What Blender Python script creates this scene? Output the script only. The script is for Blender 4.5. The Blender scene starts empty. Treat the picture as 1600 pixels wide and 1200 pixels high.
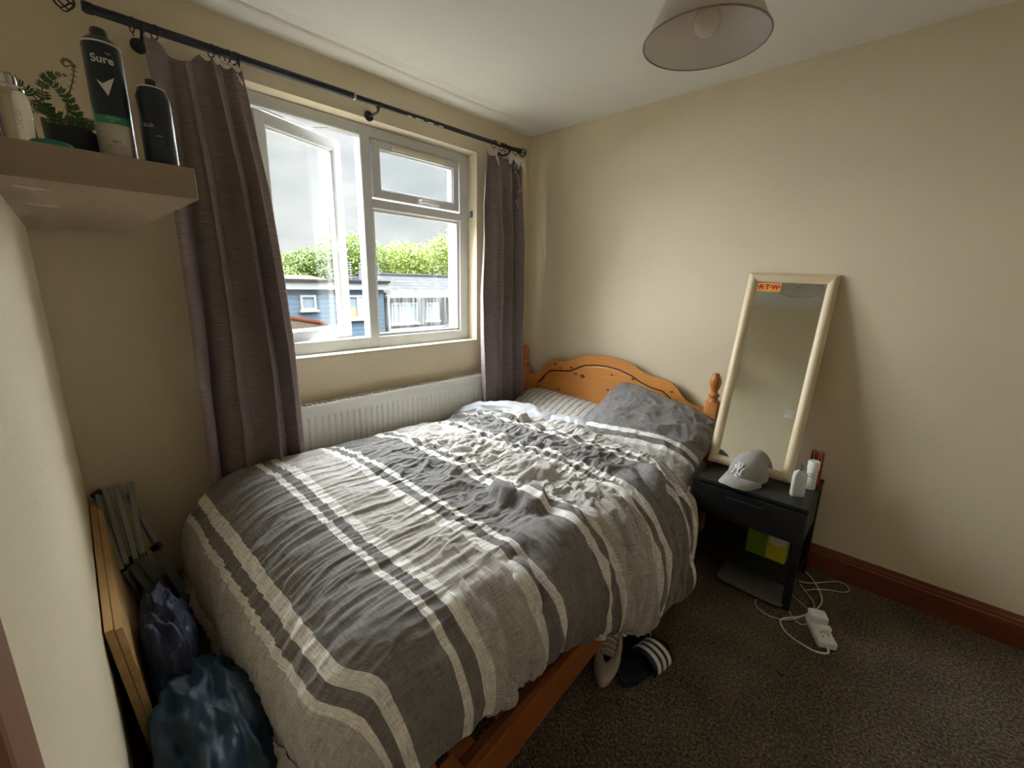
import bpy, bmesh, math, random
import numpy as np
from mathutils import Vector, Matrix, noise
PI = math.pi
R = math.radians
scene = bpy.context.scene
COL = scene.collection

# ------------------------------------------------------------------ camera, sky, sun, exposure
cam_data = bpy.data.cameras.new('camera')
cam_data.lens = 36.0 * 667.27 / 1600.0
cam_data.sensor_width = 36.0
cam_data.clip_start = 0.005
cam = bpy.data.objects.new('camera', cam_data)
COL.objects.link(cam)
_r = Vector((0.73003103, 0.68312308, 0.01993859))
_u = Vector((-0.16986344, 0.1531135, 0.97350022))
_f = Vector((-0.6619676, 0.7140722, -0.22781524))
_m = Matrix((_r, _u, -_f)).transposed().to_4x4()
_m.translation = (2.185, -2.4865, 1.3958)
cam.matrix_world = _m
scene.camera = cam

scene.view_settings.view_transform = 'Standard'
scene.view_settings.look = 'None'
scene.view_settings.gamma = 1.0
scene.view_settings.use_curve_mapping = False
scene.view_settings.exposure = 1.08
scene.cycles.max_bounces = 10
scene.cycles.diffuse_bounces = 7
scene.cycles.glossy_bounces = 4
scene.cycles.transparent_max_bounces = 16
scene.cycles.sample_clamp_indirect = 6.0
scene.cycles.use_denoising = True


def nd(nt, kind, **kw):
    n = nt.nodes.new(kind)
    for k, v in kw.items():
        if k.startswith('i_'):
            key = k[2:]
            key = int(key) if key.isdigit() else key.replace('_', ' ')
            n.inputs[key].default_value = v
        else:
            setattr(n, k, v)
    return n


def ramp(nt, stops, interp='LINEAR'):
    r = nt.nodes.new('ShaderNodeValToRGB')
    r.color_ramp.interpolation = interp
    el = r.color_ramp.elements
    while len(el) > 1:
        el.remove(el[-1])
    el[0].position = stops[0][0]
    el[0].color = (*stops[0][1], 1)
    for p, c in stops[1:]:
        e = el.new(p)
        e.color = (*c, 1)
    return r


# overcast sky with soft cloud cover
world = bpy.data.worlds.new('sky')
scene.world = world
world.use_nodes = True
wt = world.node_tree
wt.nodes.clear()
w_out = wt.nodes.new('ShaderNodeOutputWorld')
w_bg = nd(wt, 'ShaderNodeBackground', i_Strength=1.0)
w_tc = wt.nodes.new('ShaderNodeTexCoord')
w_map = nd(wt, 'ShaderNodeMapping')
w_map.inputs['Scale'].default_value = (1.0, 1.0, 3.2)
w_n = nd(wt, 'ShaderNodeTexNoise', i_Scale=3.1, i_Detail=7.0, i_Roughness=0.55)
w_r = ramp(wt, [(0.32, (0.66, 0.73, 0.77)), (0.46, (0.78, 0.83, 0.85)), (0.58, (0.95, 0.97, 0.97)), (0.72, (1.05, 1.05, 1.04))])
wt.links.new(w_tc.outputs['Generated'], w_map.inputs['Vector'])
wt.links.new(w_map.outputs[0], w_n.inputs['Vector'])
wt.links.new(w_n.outputs['Fac'], w_r.inputs[0])
wt.links.new(w_r.outputs[0], w_bg.inputs['Color'])
# an overcast sky is several times brighter high up than at the horizon
w_sep = wt.nodes.new('ShaderNodeSeparateXYZ')
wt.links.new(w_tc.outputs['Generated'], w_sep.inputs[0])
w_mr = nd(wt, 'ShaderNodeMapRange', interpolation_type='SMOOTHSTEP')
w_mr.inputs['From Min'].default_value = 0.28
w_mr.inputs['From Max'].default_value = 0.70
w_mr.inputs['To Min'].default_value = 0.47
w_mr.inputs['To Max'].default_value = 11.0
wt.links.new(w_sep.outputs['Z'], w_mr.inputs['Value'])
wt.links.new(w_mr.outputs[0], w_bg.inputs['Strength'])
wt.links.new(w_bg.outputs[0], w_out.inputs['Surface'])

# the bright part of the cloud cover, very soft, coming in through the window
sd = bpy.data.lights.new('sun', 'SUN')
sd.energy = 22.0
sd.angle = R(115)
sd.color = (0.94, 0.975, 1.0)
sun = bpy.data.objects.new('sun', sd)
COL.objects.link(sun)
sun.location = (-6, -3, 6)
sun.rotation_euler = Vector((0.86, 0.03, -0.48)).to_track_quat('-Z', 'Y').to_euler()


# ------------------------------------------------------------------ materials
MATS = {}


def new_mat(name):
    m = bpy.data.materials.new(name)
    m.use_nodes = True
    nt = m.node_tree
    return m, nt, nt.nodes['Principled BSDF']


def plain(name, col, rough=0.6, metal=0.0, noise_amt=0.06, noise_scale=12.0, bump=0.0, bump_scale=80.0, spec=0.5, sheen=0.0, stretch=None):
    """a coloured surface with a little mottling and an optional fine bump"""
    m, nt, b = new_mat(name)
    tc = nt.nodes.new('ShaderNodeTexCoord')
    mp = nd(nt, 'ShaderNodeMapping')
    if stretch:
        mp.inputs['Scale'].default_value = stretch
    nt.links.new(tc.outputs['Object'], mp.inputs[0])
    n = nd(nt, 'ShaderNodeTexNoise', i_Scale=noise_scale, i_Detail=5.0)
    nt.links.new(mp.outputs[0], n.inputs['Vector'])
    lo = tuple(max(0, c * (1 - noise_amt)) for c in col)
    hi = tuple(min(1, c * (1 + noise_amt)) for c in col)
    r = ramp(nt, [(0.3, lo), (0.7, hi)])
    nt.links.new(n.outputs['Fac'], r.inputs[0])
    nt.links.new(r.outputs[0], b.inputs['Base Color'])
    b.inputs['Roughness'].default_value = rough
    b.inputs['Metallic'].default_value = metal
    b.inputs['Specular IOR Level'].default_value = spec
    if sheen:
        b.inputs['Sheen Weight'].default_value = sheen
    if bump:
        n2 = nd(nt, 'ShaderNodeTexNoise', i_Scale=bump_scale, i_Detail=4.0)
        nt.links.new(mp.outputs[0], n2.inputs['Vector'])
        bp = nd(nt, 'ShaderNodeBump', i_Strength=bump, i_Distance=0.01)
        nt.links.new(n2.outputs['Fac'], bp.inputs['Height'])
        nt.links.new(bp.outputs[0], b.inputs['Normal'])
    MATS[name] = m
    return m


def wood(name, dark, light, knot=None, scale=1.0, axis='X', rough=0.4, grain=18.0, knots=True):
    """grained wood; the grain runs along the given object axis"""
    m, nt, b = new_mat(name)
    tc = nt.nodes.new('ShaderNodeTexCoord')
    mp = nd(nt, 'ShaderNodeMapping')
    s = {'X': (0.12, 1, 1), 'Y': (1, 0.12, 1), 'Z': (1, 1, 0.12)}[axis]
    mp.inputs['Scale'].default_value = tuple(k * scale for k in s)
    nt.links.new(tc.outputs['Object'], mp.inputs[0])
    n0 = nd(nt, 'ShaderNodeTexNoise', i_Scale=grain, i_Detail=6.0, i_Roughness=0.62, i_Distortion=0.6)
    nt.links.new(mp.outputs[0], n0.inputs['Vector'])
    r = ramp(nt, [(0.25, dark), (0.5, tuple((a + c) / 2 for a, c in zip(dark, light))), (0.75, light)])
    nt.links.new(n0.outputs['Fac'], r.inputs[0])
    out = r.outputs[0]
    if knots and knot:
        mk = nd(nt, 'ShaderNodeMapping')
        mk.inputs['Scale'].default_value = tuple({'X': (0.6, 1, 1), 'Y': (1, 0.6, 1), 'Z': (1, 1, 0.6)}[axis])
        nt.links.new(tc.outputs['Object'], mk.inputs[0])
        v = nd(nt, 'ShaderNodeTexVoronoi', i_Scale=6.5)
        nt.links.new(mk.outputs[0], v.inputs['Vector'])
        kr = ramp(nt, [(0.0, (1, 1, 1)), (0.055, (0.75, 0.75, 0.75)), (0.11, (0, 0, 0))])
        nt.links.new(v.outputs['Distance'], kr.inputs[0])
        mx = nd(nt, 'ShaderNodeMix', data_type='RGBA')
        nt.links.new(kr.outputs[0], mx.inputs['Factor'])
        nt.links.new(out, mx.inputs[6])
        mx.inputs[7].default_value = (*knot, 1)
        out = mx.outputs[2]
    nt.links.new(out, b.inputs['Base Color'])
    b.inputs['Roughness'].default_value = rough
    MATS[name] = m
    return m


wall_m = plain('wall_paint', (0.725, 0.635, 0.465), 0.75, noise_amt=0.035, noise_scale=2.2, bump=0.12, bump_scale=60)
ceil_m = plain('ceiling_paint', (0.80, 0.775, 0.725), 0.85, noise_amt=0.03, noise_scale=2.0, bump=0.1, bump_scale=40)
white_m = plain('white_gloss', (0.78, 0.78, 0.76), 0.3, noise_amt=0.02)
upvc_m = plain('window_plastic', (0.62, 0.63, 0.64), 0.28, noise_amt=0.02)
rad_m = plain('radiator_enamel', (0.74, 0.735, 0.70), 0.35, noise_amt=0.02)
skirt_m = wood('skirting_wood', (0.13, 0.030, 0.012), (0.24, 0.065, 0.026), axis='X', rough=0.35, knots=False)
pine_m = wood('pine', (0.50, 0.175, 0.032), (0.72, 0.315, 0.072), knot=(0.16, 0.035, 0.01), axis='X', rough=0.38, grain=9.0)
pinez_m = wood('pine_upright', (0.48, 0.165, 0.04), (0.64, 0.26, 0.07), knot=(0.13, 0.03, 0.01), axis='Z', rough=0.38, grain=9.0)
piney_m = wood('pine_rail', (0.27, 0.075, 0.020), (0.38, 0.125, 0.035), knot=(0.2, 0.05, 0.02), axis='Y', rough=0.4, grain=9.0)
groove_m = plain('dark_groove', (0.10, 0.025, 0.008), 0.6)
oak_m = wood('oak_foil', (0.27, 0.205, 0.15), (0.38, 0.295, 0.22), axis='Y', rough=0.45, grain=26.0, knots=False)
oakx_m = wood('oak_foil_long', (0.38, 0.29, 0.20), (0.50, 0.40, 0.29), axis='X', rough=0.45, grain=26.0, knots=False)
board_m = wood('board_pine', (0.42, 0.25, 0.10), (0.62, 0.41, 0.19), axis='X', rough=0.55, grain=14.0, knots=False)
birch_m = wood('birch_frame', (0.66, 0.52, 0.33), (0.78, 0.65, 0.44), axis='Z', rough=0.4, grain=22.0, knots=False)
birchx_m = wood('birch_frame_across', (0.66, 0.52, 0.33), (0.78, 0.65, 0.44), axis='X', rough=0.4, grain=22.0, knots=False)
black_m = wood('black_stained_wood', (0.005, 0.005, 0.005), (0.014, 0.013, 0.013), axis='X', rough=0.42, grain=20.0, knots=False)
blackp_m = plain('black_plastic', (0.014, 0.015, 0.018), 0.35)
rod_m = plain('black_enamel', (0.012, 0.016, 0.024), 0.4)
steel_m = plain('grey_painted_steel', (0.22, 0.235, 0.235), 0.4, metal=0.2, noise_amt=0.1)
navy_m = plain('navy_fabric', (0.018, 0.024, 0.062), 0.6, noise_amt=0.15, bump=0.15, bump_scale=200)
teal_m = plain('teal_blue_nylon', (0.001, 0.020, 0.042), 0.58, noise_amt=0.2, bump=0.1, bump_scale=120)
cable_m = plain('white_cable', (0.70, 0.68, 0.62), 0.45)
sock_m = plain('white_plastic', (0.78, 0.77, 0.73), 0.35)
capg_m = plain('grey_cotton_twill', (0.33, 0.315, 0.30), 0.85, noise_amt=0.08, noise_scale=60, bump=0.25, bump_scale=400, sheen=0.2)
capd_m = plain('dark_mesh', (0.05, 0.05, 0.05), 0.8)
thread_m = plain('white_thread', (0.80, 0.80, 0.80), 0.7)
sheet_m = plain('white_sheet', (0.68, 0.665, 0.63), 0.8, noise_amt=0.03, bump=0.15, bump_scale=12)
tape_m = plain('curtain_heading_tape', (0.66, 0.65, 0.60), 0.8)
shade_m = None
green_m = plain('fern_green', (0.055, 0.12, 0.03), 0.5, noise_amt=0.4, noise_scale=30)
fernb_m = plain('fern_brown', (0.16, 0.12, 0.07), 0.6, noise_amt=0.3)
cand_m = plain('can_dark_blue', (0.012, 0.020, 0.033), 0.35, noise_amt=0.05)
cang_m = plain('can_green', (0.03, 0.27, 0.11), 0.35, noise_amt=0.04)
alu_m = plain('can_silver', (0.52, 0.50, 0.47), 0.38, metal=0.55, noise_amt=0.04)
chrome_m = plain('chrome', (0.72, 0.72, 0.72), 0.15, metal=1.0, noise_amt=0.02)
prt_m = plain('print_light', (0.72, 0.72, 0.70), 0.5, noise_amt=0.0)
prtd_m = plain('print_dark', (0.05, 0.05, 0.05), 0.5, noise_amt=0.0)
orange_m = plain('sticker_orange', (0.85, 0.42, 0.10), 0.5, noise_amt=0.03)
red_m = plain('print_red', (0.50, 0.02, 0.01), 0.5, noise_amt=0.0)
redc_m = plain('red_card', (0.42, 0.035, 0.015), 0.5, noise_amt=0.2)
yel_m = plain('carton_yellow', (0.62, 0.56, 0.03), 0.5, noise_amt=0.1)
grn_m = plain('carton_green', (0.17, 0.32, 0.03), 0.5, noise_amt=0.1)
slab_m = plain('grey_glass_slab', (0.20, 0.195, 0.18), 0.25, noise_amt=0.04)
tealp_m = plain('teal_plastic', (0.02, 0.22, 0.18), 0.35)
shoe_m = plain('off_white_leather', (0.44, 0.38, 0.30), 0.7, noise_amt=0.08)
dark_m = plain('dark_lining', (0.01, 0.01, 0.012), 0.8)
slide_m = plain('navy_rubber', (0.008, 0.012, 0.028), 0.55)
debris_m = plain('dark_bark', (0.03, 0.02, 0.012), 0.9)
filler_m = plain('white_filler', (0.66, 0.60, 0.52), 0.9)
slate_m = None


def carpet_material():
    m, nt, b = new_mat('carpet')
    tc = nt.nodes.new('ShaderNodeTexCoord')
    n1 = nd(nt, 'ShaderNodeTexNoise', i_Scale=110.0, i_Detail=3.0, i_Roughness=0.8)
    n2 = nd(nt, 'ShaderNodeTexNoise', i_Scale=5.0, i_Detail=4.0)
    n3 = nd(nt, 'ShaderNodeTexVoronoi', i_Scale=260.0)
    for n in (n1, n2, n3):
        nt.links.new(tc.outputs['Object'], n.inputs['Vector'])
    r1 = ramp(nt, [(0.36, (0.070, 0.055, 0.042)), (0.5, (0.195, 0.158, 0.122)), (0.64, (0.42, 0.355, 0.285))])
    r2 = ramp(nt, [(0.3, (0.74, 0.71, 0.68)), (0.7, (1.05, 1.03, 1.0))])
    nt.links.new(n1.outputs['Fac'], r1.inputs[0])
    nt.links.new(n2.outputs['Fac'], r2.inputs[0])
    mx = nd(nt, 'ShaderNodeMix', data_type='RGBA', blend_type='MULTIPLY')
    mx.inputs['Factor'].default_value = 1
    nt.links.new(r1.outputs[0], mx.inputs[6])
    nt.links.new(r2.outputs[0], mx.inputs[7])
    nt.links.new(mx.outputs[2], b.inputs['Base Color'])
    b.inputs['Roughness'].default_value = 1.0
    b.inputs['Specular IOR Level'].default_value = 0.05
    ad = nd(nt, 'ShaderNodeMath', operation='ADD')
    nt.links.new(n1.outputs['Fac'], ad.inputs[0])
    nt.links.new(n3.outputs['Distance'], ad.inputs[1])
    bp = nd(nt, 'ShaderNodeBump', i_Strength=0.9, i_Distance=0.008)
    nt.links.new(ad.outputs[0], bp.inputs['Height'])
    nt.links.new(bp.outputs[0], b.inputs['Normal'])
    return m


carpet_m = carpet_material()


def glass_pane_material(name='pane_glass', tint=(0.97, 0.985, 0.98), refl=0.07):
    m = bpy.data.materials.new(name)
    m.use_nodes = True
    nt = m.node_tree
    nt.nodes.clear()
    o = nt.nodes.new('ShaderNodeOutputMaterial')
    t = nd(nt, 'ShaderNodeBsdfTransparent')
    t.inputs['Color'].default_value = (*tint, 1)
    g = nd(nt, 'ShaderNodeBsdfGlossy')
    g.inputs['Roughness'].default_value = 0.02
    mix = nd(nt, 'ShaderNodeMixShader')
    mix.inputs[0].default_value = refl
    nt.links.new(t.outputs[0], mix.inputs[1])
    nt.links.new(g.outputs[0], mix.inputs[2])
    nt.links.new(mix.outputs[0], o.inputs['Surface'])
    return m


pane_m = glass_pane_material()


def dusty_glass_material():
    """the lower fixed pane has a milky, streaky patch of dried cleaner"""
    m = glass_pane_material('streaked_pane_glass')
    nt = m.node_tree
    o = [n for n in nt.nodes if n.type == 'OUTPUT_MATERIAL'][0]
    base = [n for n in nt.nodes if n.type == 'MIX_SHADER'][0]
    tc = nt.nodes.new('ShaderNodeTexCoord')
    mp = nd(nt, 'ShaderNodeMapping')
    mp.inputs['Scale'].default_value = (1, 60, 3)
    nt.links.new(tc.outputs['Object'], mp.inputs[0])
    n = nd(nt, 'ShaderNodeTexNoise', i_Scale=1.0, i_Detail=4.0, i_Roughness=0.6)
    nt.links.new(mp.outputs[0], n.inputs['Vector'])
    r = ramp(nt, [(0.42, (0.006, 0.006, 0.006)), (0.66, (0.045, 0.045, 0.045))])
    nt.links.new(n.outputs['Fac'], r.inputs[0])
    # patch: rounded box about (y -0.93, z 1.26)
    sp = nt.nodes.new('ShaderNodeSeparateXYZ')
    nt.links.new(tc.outputs['Object'], sp.inputs[0])

    def falloff(out, c, h):
        a = nd(nt, 'ShaderNodeMath', operation='SUBTRACT')
        a.inputs[1].default_value = c
        nt.links.new(out, a.inputs[0])
        ab = nd(nt, 'ShaderNodeMath', operation='ABSOLUTE')
        nt.links.new(a.outputs[0], ab.inputs[0])
        mr = nd(nt, 'ShaderNodeMapRange')
        mr.inputs['From Min'].default_value = h
        mr.inputs['From Max'].default_value = h * 0.75
        nt.links.new(ab.outputs[0], mr.inputs['Value'])
        return mr.outputs[0]
    fy = falloff(sp.outputs['Y'], -0.86, 0.27)
    fz = falloff(sp.outputs['Z'], 1.235, 0.125)
    m1 = nd(nt, 'ShaderNodeMath', operation='MULTIPLY')
    nt.links.new(fy, m1.inputs[0])
    nt.links.new(fz, m1.inputs[1])
    m2 = nd(nt, 'ShaderNodeMath', operation='MULTIPLY')
    nt.links.new(m1.outputs[0], m2.inputs[0])
    nt.links.new(r.outputs[0], m2.inputs[1])
    df = nd(nt, 'ShaderNodeBsdfTranslucent')
    df.inputs['Color'].default_value = (0.8, 0.82, 0.82, 1)
    mix = nd(nt, 'ShaderNodeMixShader')
    nt.links.new(m2.outputs[0], mix.inputs[0])
    nt.links.new(base.outputs[0], mix.inputs[1])
    nt.links.new(df.outputs[0], mix.inputs[2])
    nt.links.new(mix.outputs[0], o.inputs['Surface'])
    return m


streak_m = dusty_glass_material()


def lampshade_material():
    m, nt, b = new_mat('lampshade_fabric')
    b.inputs['Base Color'].default_value = (0.86, 0.83, 0.80, 1)
    b.inputs['Roughness'].default_value = 0.85
    tr = nd(nt, 'ShaderNodeBsdfTranslucent')
    tr.inputs['Color'].default_value = (0.80, 0.72, 0.62, 1)
    mix = nd(nt, 'ShaderNodeMixShader')
    mix.inputs[0].default_value = 0.35
    out = nt.nodes['Material Output']
    nt.links.new(b.outputs[0], mix.inputs[1])
    nt.links.new(tr.outputs[0], mix.inputs[2])
    nt.links.new(mix.outputs[0], out.inputs['Surface'])
    tc = nt.nodes.new('ShaderNodeTexCoord')
    w = nd(nt, 'ShaderNodeTexNoise', i_Scale=220.0, i_Detail=2.0)
    nt.links.new(tc.outputs['Object'], w.inputs['Vector'])
    bp = nd(nt, 'ShaderNodeBump', i_Strength=0.15, i_Distance=0.003)
    nt.links.new(w.outputs['Fac'], bp.inputs['Height'])
    nt.links.new(bp.outputs[0], b.inputs['Normal'])
    return m


shade_m = lampshade_material()

DARK = (0.20, 0.188, 0.184)
LIGHT = (0.44, 0.415, 0.39)
WHITE = (0.74, 0.72, 0.69)
STRIPE = (0.19, 0.175, 0.17)


def weave(nt, coord, amount, scale=420.0):
    """chambray thread speckle running both ways across the cloth"""
    res = []
    for sc in ((scale, scale * 0.05, 1), (scale * 0.05, scale, 1)):
        mp = nd(nt, 'ShaderNodeMapping')
        mp.inputs['Scale'].default_value = sc
        nt.links.new(coord, mp.inputs[0])
        n = nd(nt, 'ShaderNodeTexNoise', i_Scale=1.0, i_Detail=2.0)
        nt.links.new(mp.outputs[0], n.inputs['Vector'])
        res.append(n.outputs['Fac'])
    ad = nd(nt, 'ShaderNodeMath', operation='ADD')
    nt.links.new(res[0], ad.inputs[0])
    nt.links.new(res[1], ad.inputs[1])
    mr = nd(nt, 'ShaderNodeMapRange')
    mr.inputs['From Min'].default_value = 0.7
    mr.inputs['From Max'].default_value = 1.3
    mr.inputs['To Min'].default_value = 1 - amount
    mr.inputs['To Max'].default_value = 1 + amount
    nt.links.new(ad.outputs[0], mr.inputs['Value'])
    return mr.outputs[0]


def striped_cloth(name, stops, length, bump_scale=30.0, bump=0.25, warp=0.02):
    """woven cloth with bands along the second cloth coordinate (metres); stops = [(metres, colour)]"""
    m, nt, b = new_mat(name)
    uv = nt.nodes.new('ShaderNodeUVMap')
    uv.uv_map = 'cloth'
    sp = nt.nodes.new('ShaderNodeSeparateXYZ')
    nt.links.new(uv.outputs[0], sp.inputs[0])
    wn = nd(nt, 'ShaderNodeTexNoise', i_Scale=3.0, i_Detail=2.0)
    nt.links.new(uv.outputs[0], wn.inputs['Vector'])
    ws = nd(nt, 'ShaderNodeMath', operation='MULTIPLY_ADD')
    ws.inputs[1].default_value = warp / length
    ws.inputs[2].default_value = -0.5 * warp / length
    nt.links.new(wn.outputs['Fac'], ws.inputs[0])
    dv = nd(nt, 'ShaderNodeMath', operation='MULTIPLY_ADD')
    dv.inputs[1].default_value = 1.0 / length
    nt.links.new(sp.outputs['Y'], dv.inputs[0])
    nt.links.new(ws.outputs[0], dv.inputs[2])
    rp = ramp(nt, [(s / length, c) for s, c in stops], 'CONSTANT')
    nt.links.new(dv.outputs[0], rp.inputs[0])
    wv = weave(nt, uv.outputs[0], 0.42)
    mx = nd(nt, 'ShaderNodeMix', data_type='RGBA', blend_type='MULTIPLY')
    mx.inputs['Factor'].default_value = 1
    cmb = nt.nodes.new('ShaderNodeCombineXYZ')
    for i in range(3):
        nt.links.new(wv, cmb.inputs[i])
    nt.links.new(rp.outputs[0], mx.inputs[6])
    nt.links.new(cmb.outputs[0], mx.inputs[7])
    nt.links.new(mx.outputs[2], b.inputs['Base Color'])
    b.inputs['Roughness'].default_value = 0.85
    b.inputs['Specular IOR Level'].default_value = 0.2
    b.inputs['Sheen Weight'].default_value = 0.15
    n = nd(nt, 'ShaderNodeTexNoise', i_Scale=bump_scale, i_Detail=5.0, i_Roughness=0.6, i_Distortion=1.2)
    nt.links.new(uv.outputs[0], n.inputs['Vector'])
    bp = nd(nt, 'ShaderNodeBump', i_Strength=bump, i_Distance=0.006)
    nt.links.new(n.outputs['Fac'], bp.inputs['Height'])
    nt.links.new(bp.outputs[0], b.inputs['Normal'])
    return m


def band(c, w=0.031):
    return [(c - 1.5 * w, WHITE), (c - 0.5 * w, STRIPE), (c + 0.5 * w, WHITE)]


dv_stops = [(0.0, DARK)]
_cols = [LIGHT, DARK, LIGHT, DARK, LIGHT, DARK, LIGHT]
for _i, _c in enumerate([0.46, 0.75, 1.05, 1.35, 1.655, 1.93, 2.20]):
    dv_stops += band(_c) + [(_c + 0.0465, _cols[_i])]
duvet_m = striped_cloth('duvet_cotton', dv_stops, 3.0)
pl_stops = [(0.0, DARK), (0.385, WHITE), (0.41, STRIPE), (0.435, WHITE), (0.46, LIGHT), (0.56, STRIPE), (0.585, WHITE)]
pillow_m = striped_cloth('pillow_cotton', pl_stops, 1.0, bump=0.2)
tk_stops = [(0.0, LIGHT)]
_s = 0.02
_k = 0
while _s < 0.72 and len(tk_stops) < 30:
    tk_stops.append((_s, (0.30, 0.285, 0.28)))
    tk_stops.append((_s + 0.012, (0.60, 0.58, 0.55)))
    _s += 0.047
tick_m = striped_cloth('ticking_cotton', tk_stops, 1.0, bump=0.15, warp=0.0)
under_m = plain('duvet_underside_cotton', (0.56, 0.57, 0.61), 0.8, noise_amt=0.04, bump=0.2, bump_scale=25)


def curtain_material():
    m, nt, b = new_mat('curtain_cloth')
    tc = nt.nodes.new('ShaderNodeTexCoord')
    mp = nd(nt, 'ShaderNodeMapping')
    mp.inputs['Scale'].default_value = (20, 20, 420)
    nt.links.new(tc.outputs['Object'], mp.inputs[0])
    n = nd(nt, 'ShaderNodeTexNoise', i_Scale=1.0, i_Detail=3.0)
    nt.links.new(mp.outputs[0], n.inputs['Vector'])
    r = ramp(nt, [(0.3, (0.155, 0.122, 0.117)), (0.55, (0.225, 0.18, 0.172)), (0.75, (0.33, 0.27, 0.258))])
    nt.links.new(n.outputs['Fac'], r.inputs[0])
    nt.links.new(r.outputs[0], b.inputs['Base Color'])
    b.inputs['Roughness'].default_value = 0.8
    b.inputs['Sheen Weight'].default_value = 0.25
    b.inputs['Sheen Tint'].default_value = (0.8, 0.62, 0.72, 1)
    bp = nd(nt, 'ShaderNodeBump', i_Strength=0.2, i_Distance=0.002)
    nt.links.new(n.outputs['Fac'], bp.inputs['Height'])
    nt.links.new(bp.outputs[0], b.inputs['Normal'])
    return m


curtain_m = curtain_material()


# ------------------------------------------------------------------ object helpers
def obj(name, bm, mat, parent=None, smooth=False, auto=None):
    me = bpy.data.meshes.new(name)
    bmesh.ops.recalc_face_normals(bm, faces=bm.faces)
    bm.to_mesh(me)
    bm.free()
    if mat is not None:
        if isinstance(mat, (list, tuple)):
            for q in mat:
                me.materials.append(q)
        else:
            me.materials.append(mat)
    o = bpy.data.objects.new(name, me)
    COL.objects.link(o)
    if parent is not None:
        o.parent = parent
    if smooth:
        me.shade_smooth()
        if auto is not None:
            try:
                me.set_sharp_from_angle(angle=R(auto))
            except Exception:
                pass
    return o


def tag(o, label, cat, group=None):
    o['label'] = label
    o['category'] = cat
    if group:
        o['group'] = group
    return o


def struct(o):
    o['kind'] = 'structure'
    return o


def thing(name, label, cat, loc=(0, 0, 0), rot=(0, 0, 0), group=None):
    o = bpy.data.objects.new(name, None)
    o.empty_display_size = 0.05
    COL.objects.link(o)
    o.location = loc
    o.rotation_euler = rot
    return tag(o, label, cat, group)


def copy_tree(o, parent=None):
    c = o.copy()
    COL.objects.link(c)
    if parent is not None:
        c.parent = parent
    for ch in list(o.children):
        copy_tree(ch, c)
    return c


def box(bm, lo, hi, bevel=0.0, segs=2, mat=0):
    x0, y0, z0 = lo
    x1, y1, z1 = hi
    vs = [bm.verts.new(p) for p in ((x0, y0, z0), (x1, y0, z0), (x1, y1, z0), (x0, y1, z0), (x0, y0, z1), (x1, y0, z1), (x1, y1, z1), (x0, y1, z1))]
    fs = [bm.faces.new([vs[i] for i in f]) for f in ((0, 3, 2, 1), (4, 5, 6, 7), (0, 1, 5, 4), (1, 2, 6, 5), (2, 3, 7, 6), (3, 0, 4, 7))]
    for f in fs:
        f.material_index = mat
    if bevel > 0:
        es = list({e for f in fs for e in f.edges})
        bmesh.ops.bevel(bm, geom=es, offset=bevel, segments=segs, profile=0.5, affect='EDGES')
    return fs


def nbox(lo, hi, bevel=0.0, segs=2):
    bm = bmesh.new()
    box(bm, lo, hi, bevel, segs)
    return bm


def bar(bm, a, b, w, h, bevel=0.002, up=(0, 0, 1)):
    """a straight bar of w x h section from a to b"""
    a, b = Vector(a), Vector(b)
    d = (b - a)
    L = d.length
    d.normalize()
    s = d.cross(Vector(up))
    if s.length < 1e-4:
        s = d.cross(Vector((1, 0, 0)))
    s.normalize()
    t = s.cross(d)
    tmp = bmesh.new()
    box(tmp, (-w / 2, 0, -h / 2), (w / 2, L, h / 2), bevel)
    M = Matrix((s, d, t)).transposed().to_4x4()
    M.translation = a
    bmesh.ops.transform(tmp, matrix=M, verts=tmp.verts)
    merge(bm, tmp)


def merge(bm, tmp):
    me = bpy.data.meshes.new('tmp')
    tmp.to_mesh(me)
    tmp.free()
    bm.from_mesh(me)
    bpy.data.meshes.remove(me)


def xform(bm, M):
    bmesh.ops.transform(bm, matrix=M, verts=bm.verts)
    return bm


def lathe(bm, prof, seg=32, M=None, close=True):
    """revolve [(r, z)] round Z"""
    rings = []
    for r, z in prof:
        rings.append([bm.verts.new((r * math.cos(2 * PI * i / seg), r * math.sin(2 * PI * i / seg), z)) for i in range(seg)] if r > 1e-6 else [bm.verts.new((0, 0, z))])
    new = [v for rr in rings for v in rr]
    for a, b in zip(rings, rings[1:]):
        for i in range(seg):
            j = (i + 1) % seg
            if len(a) == 1 and len(b) == 1:
                continue
            if len(a) == 1:
                bm.faces.new((a[0], b[i], b[j]))
            elif len(b) == 1:
                bm.faces.new((a[i], a[j], b[0]))
            else:
                bm.faces.new((a[i], a[j], b[j], b[i]))
    if close:
        for rr in (rings[0], rings[-1]):
            if len(rr) > 2:
                bm.faces.new(rr)
    if M is not None:
        bmesh.ops.transform(bm, matrix=M, verts=new)
    return bm


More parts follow.
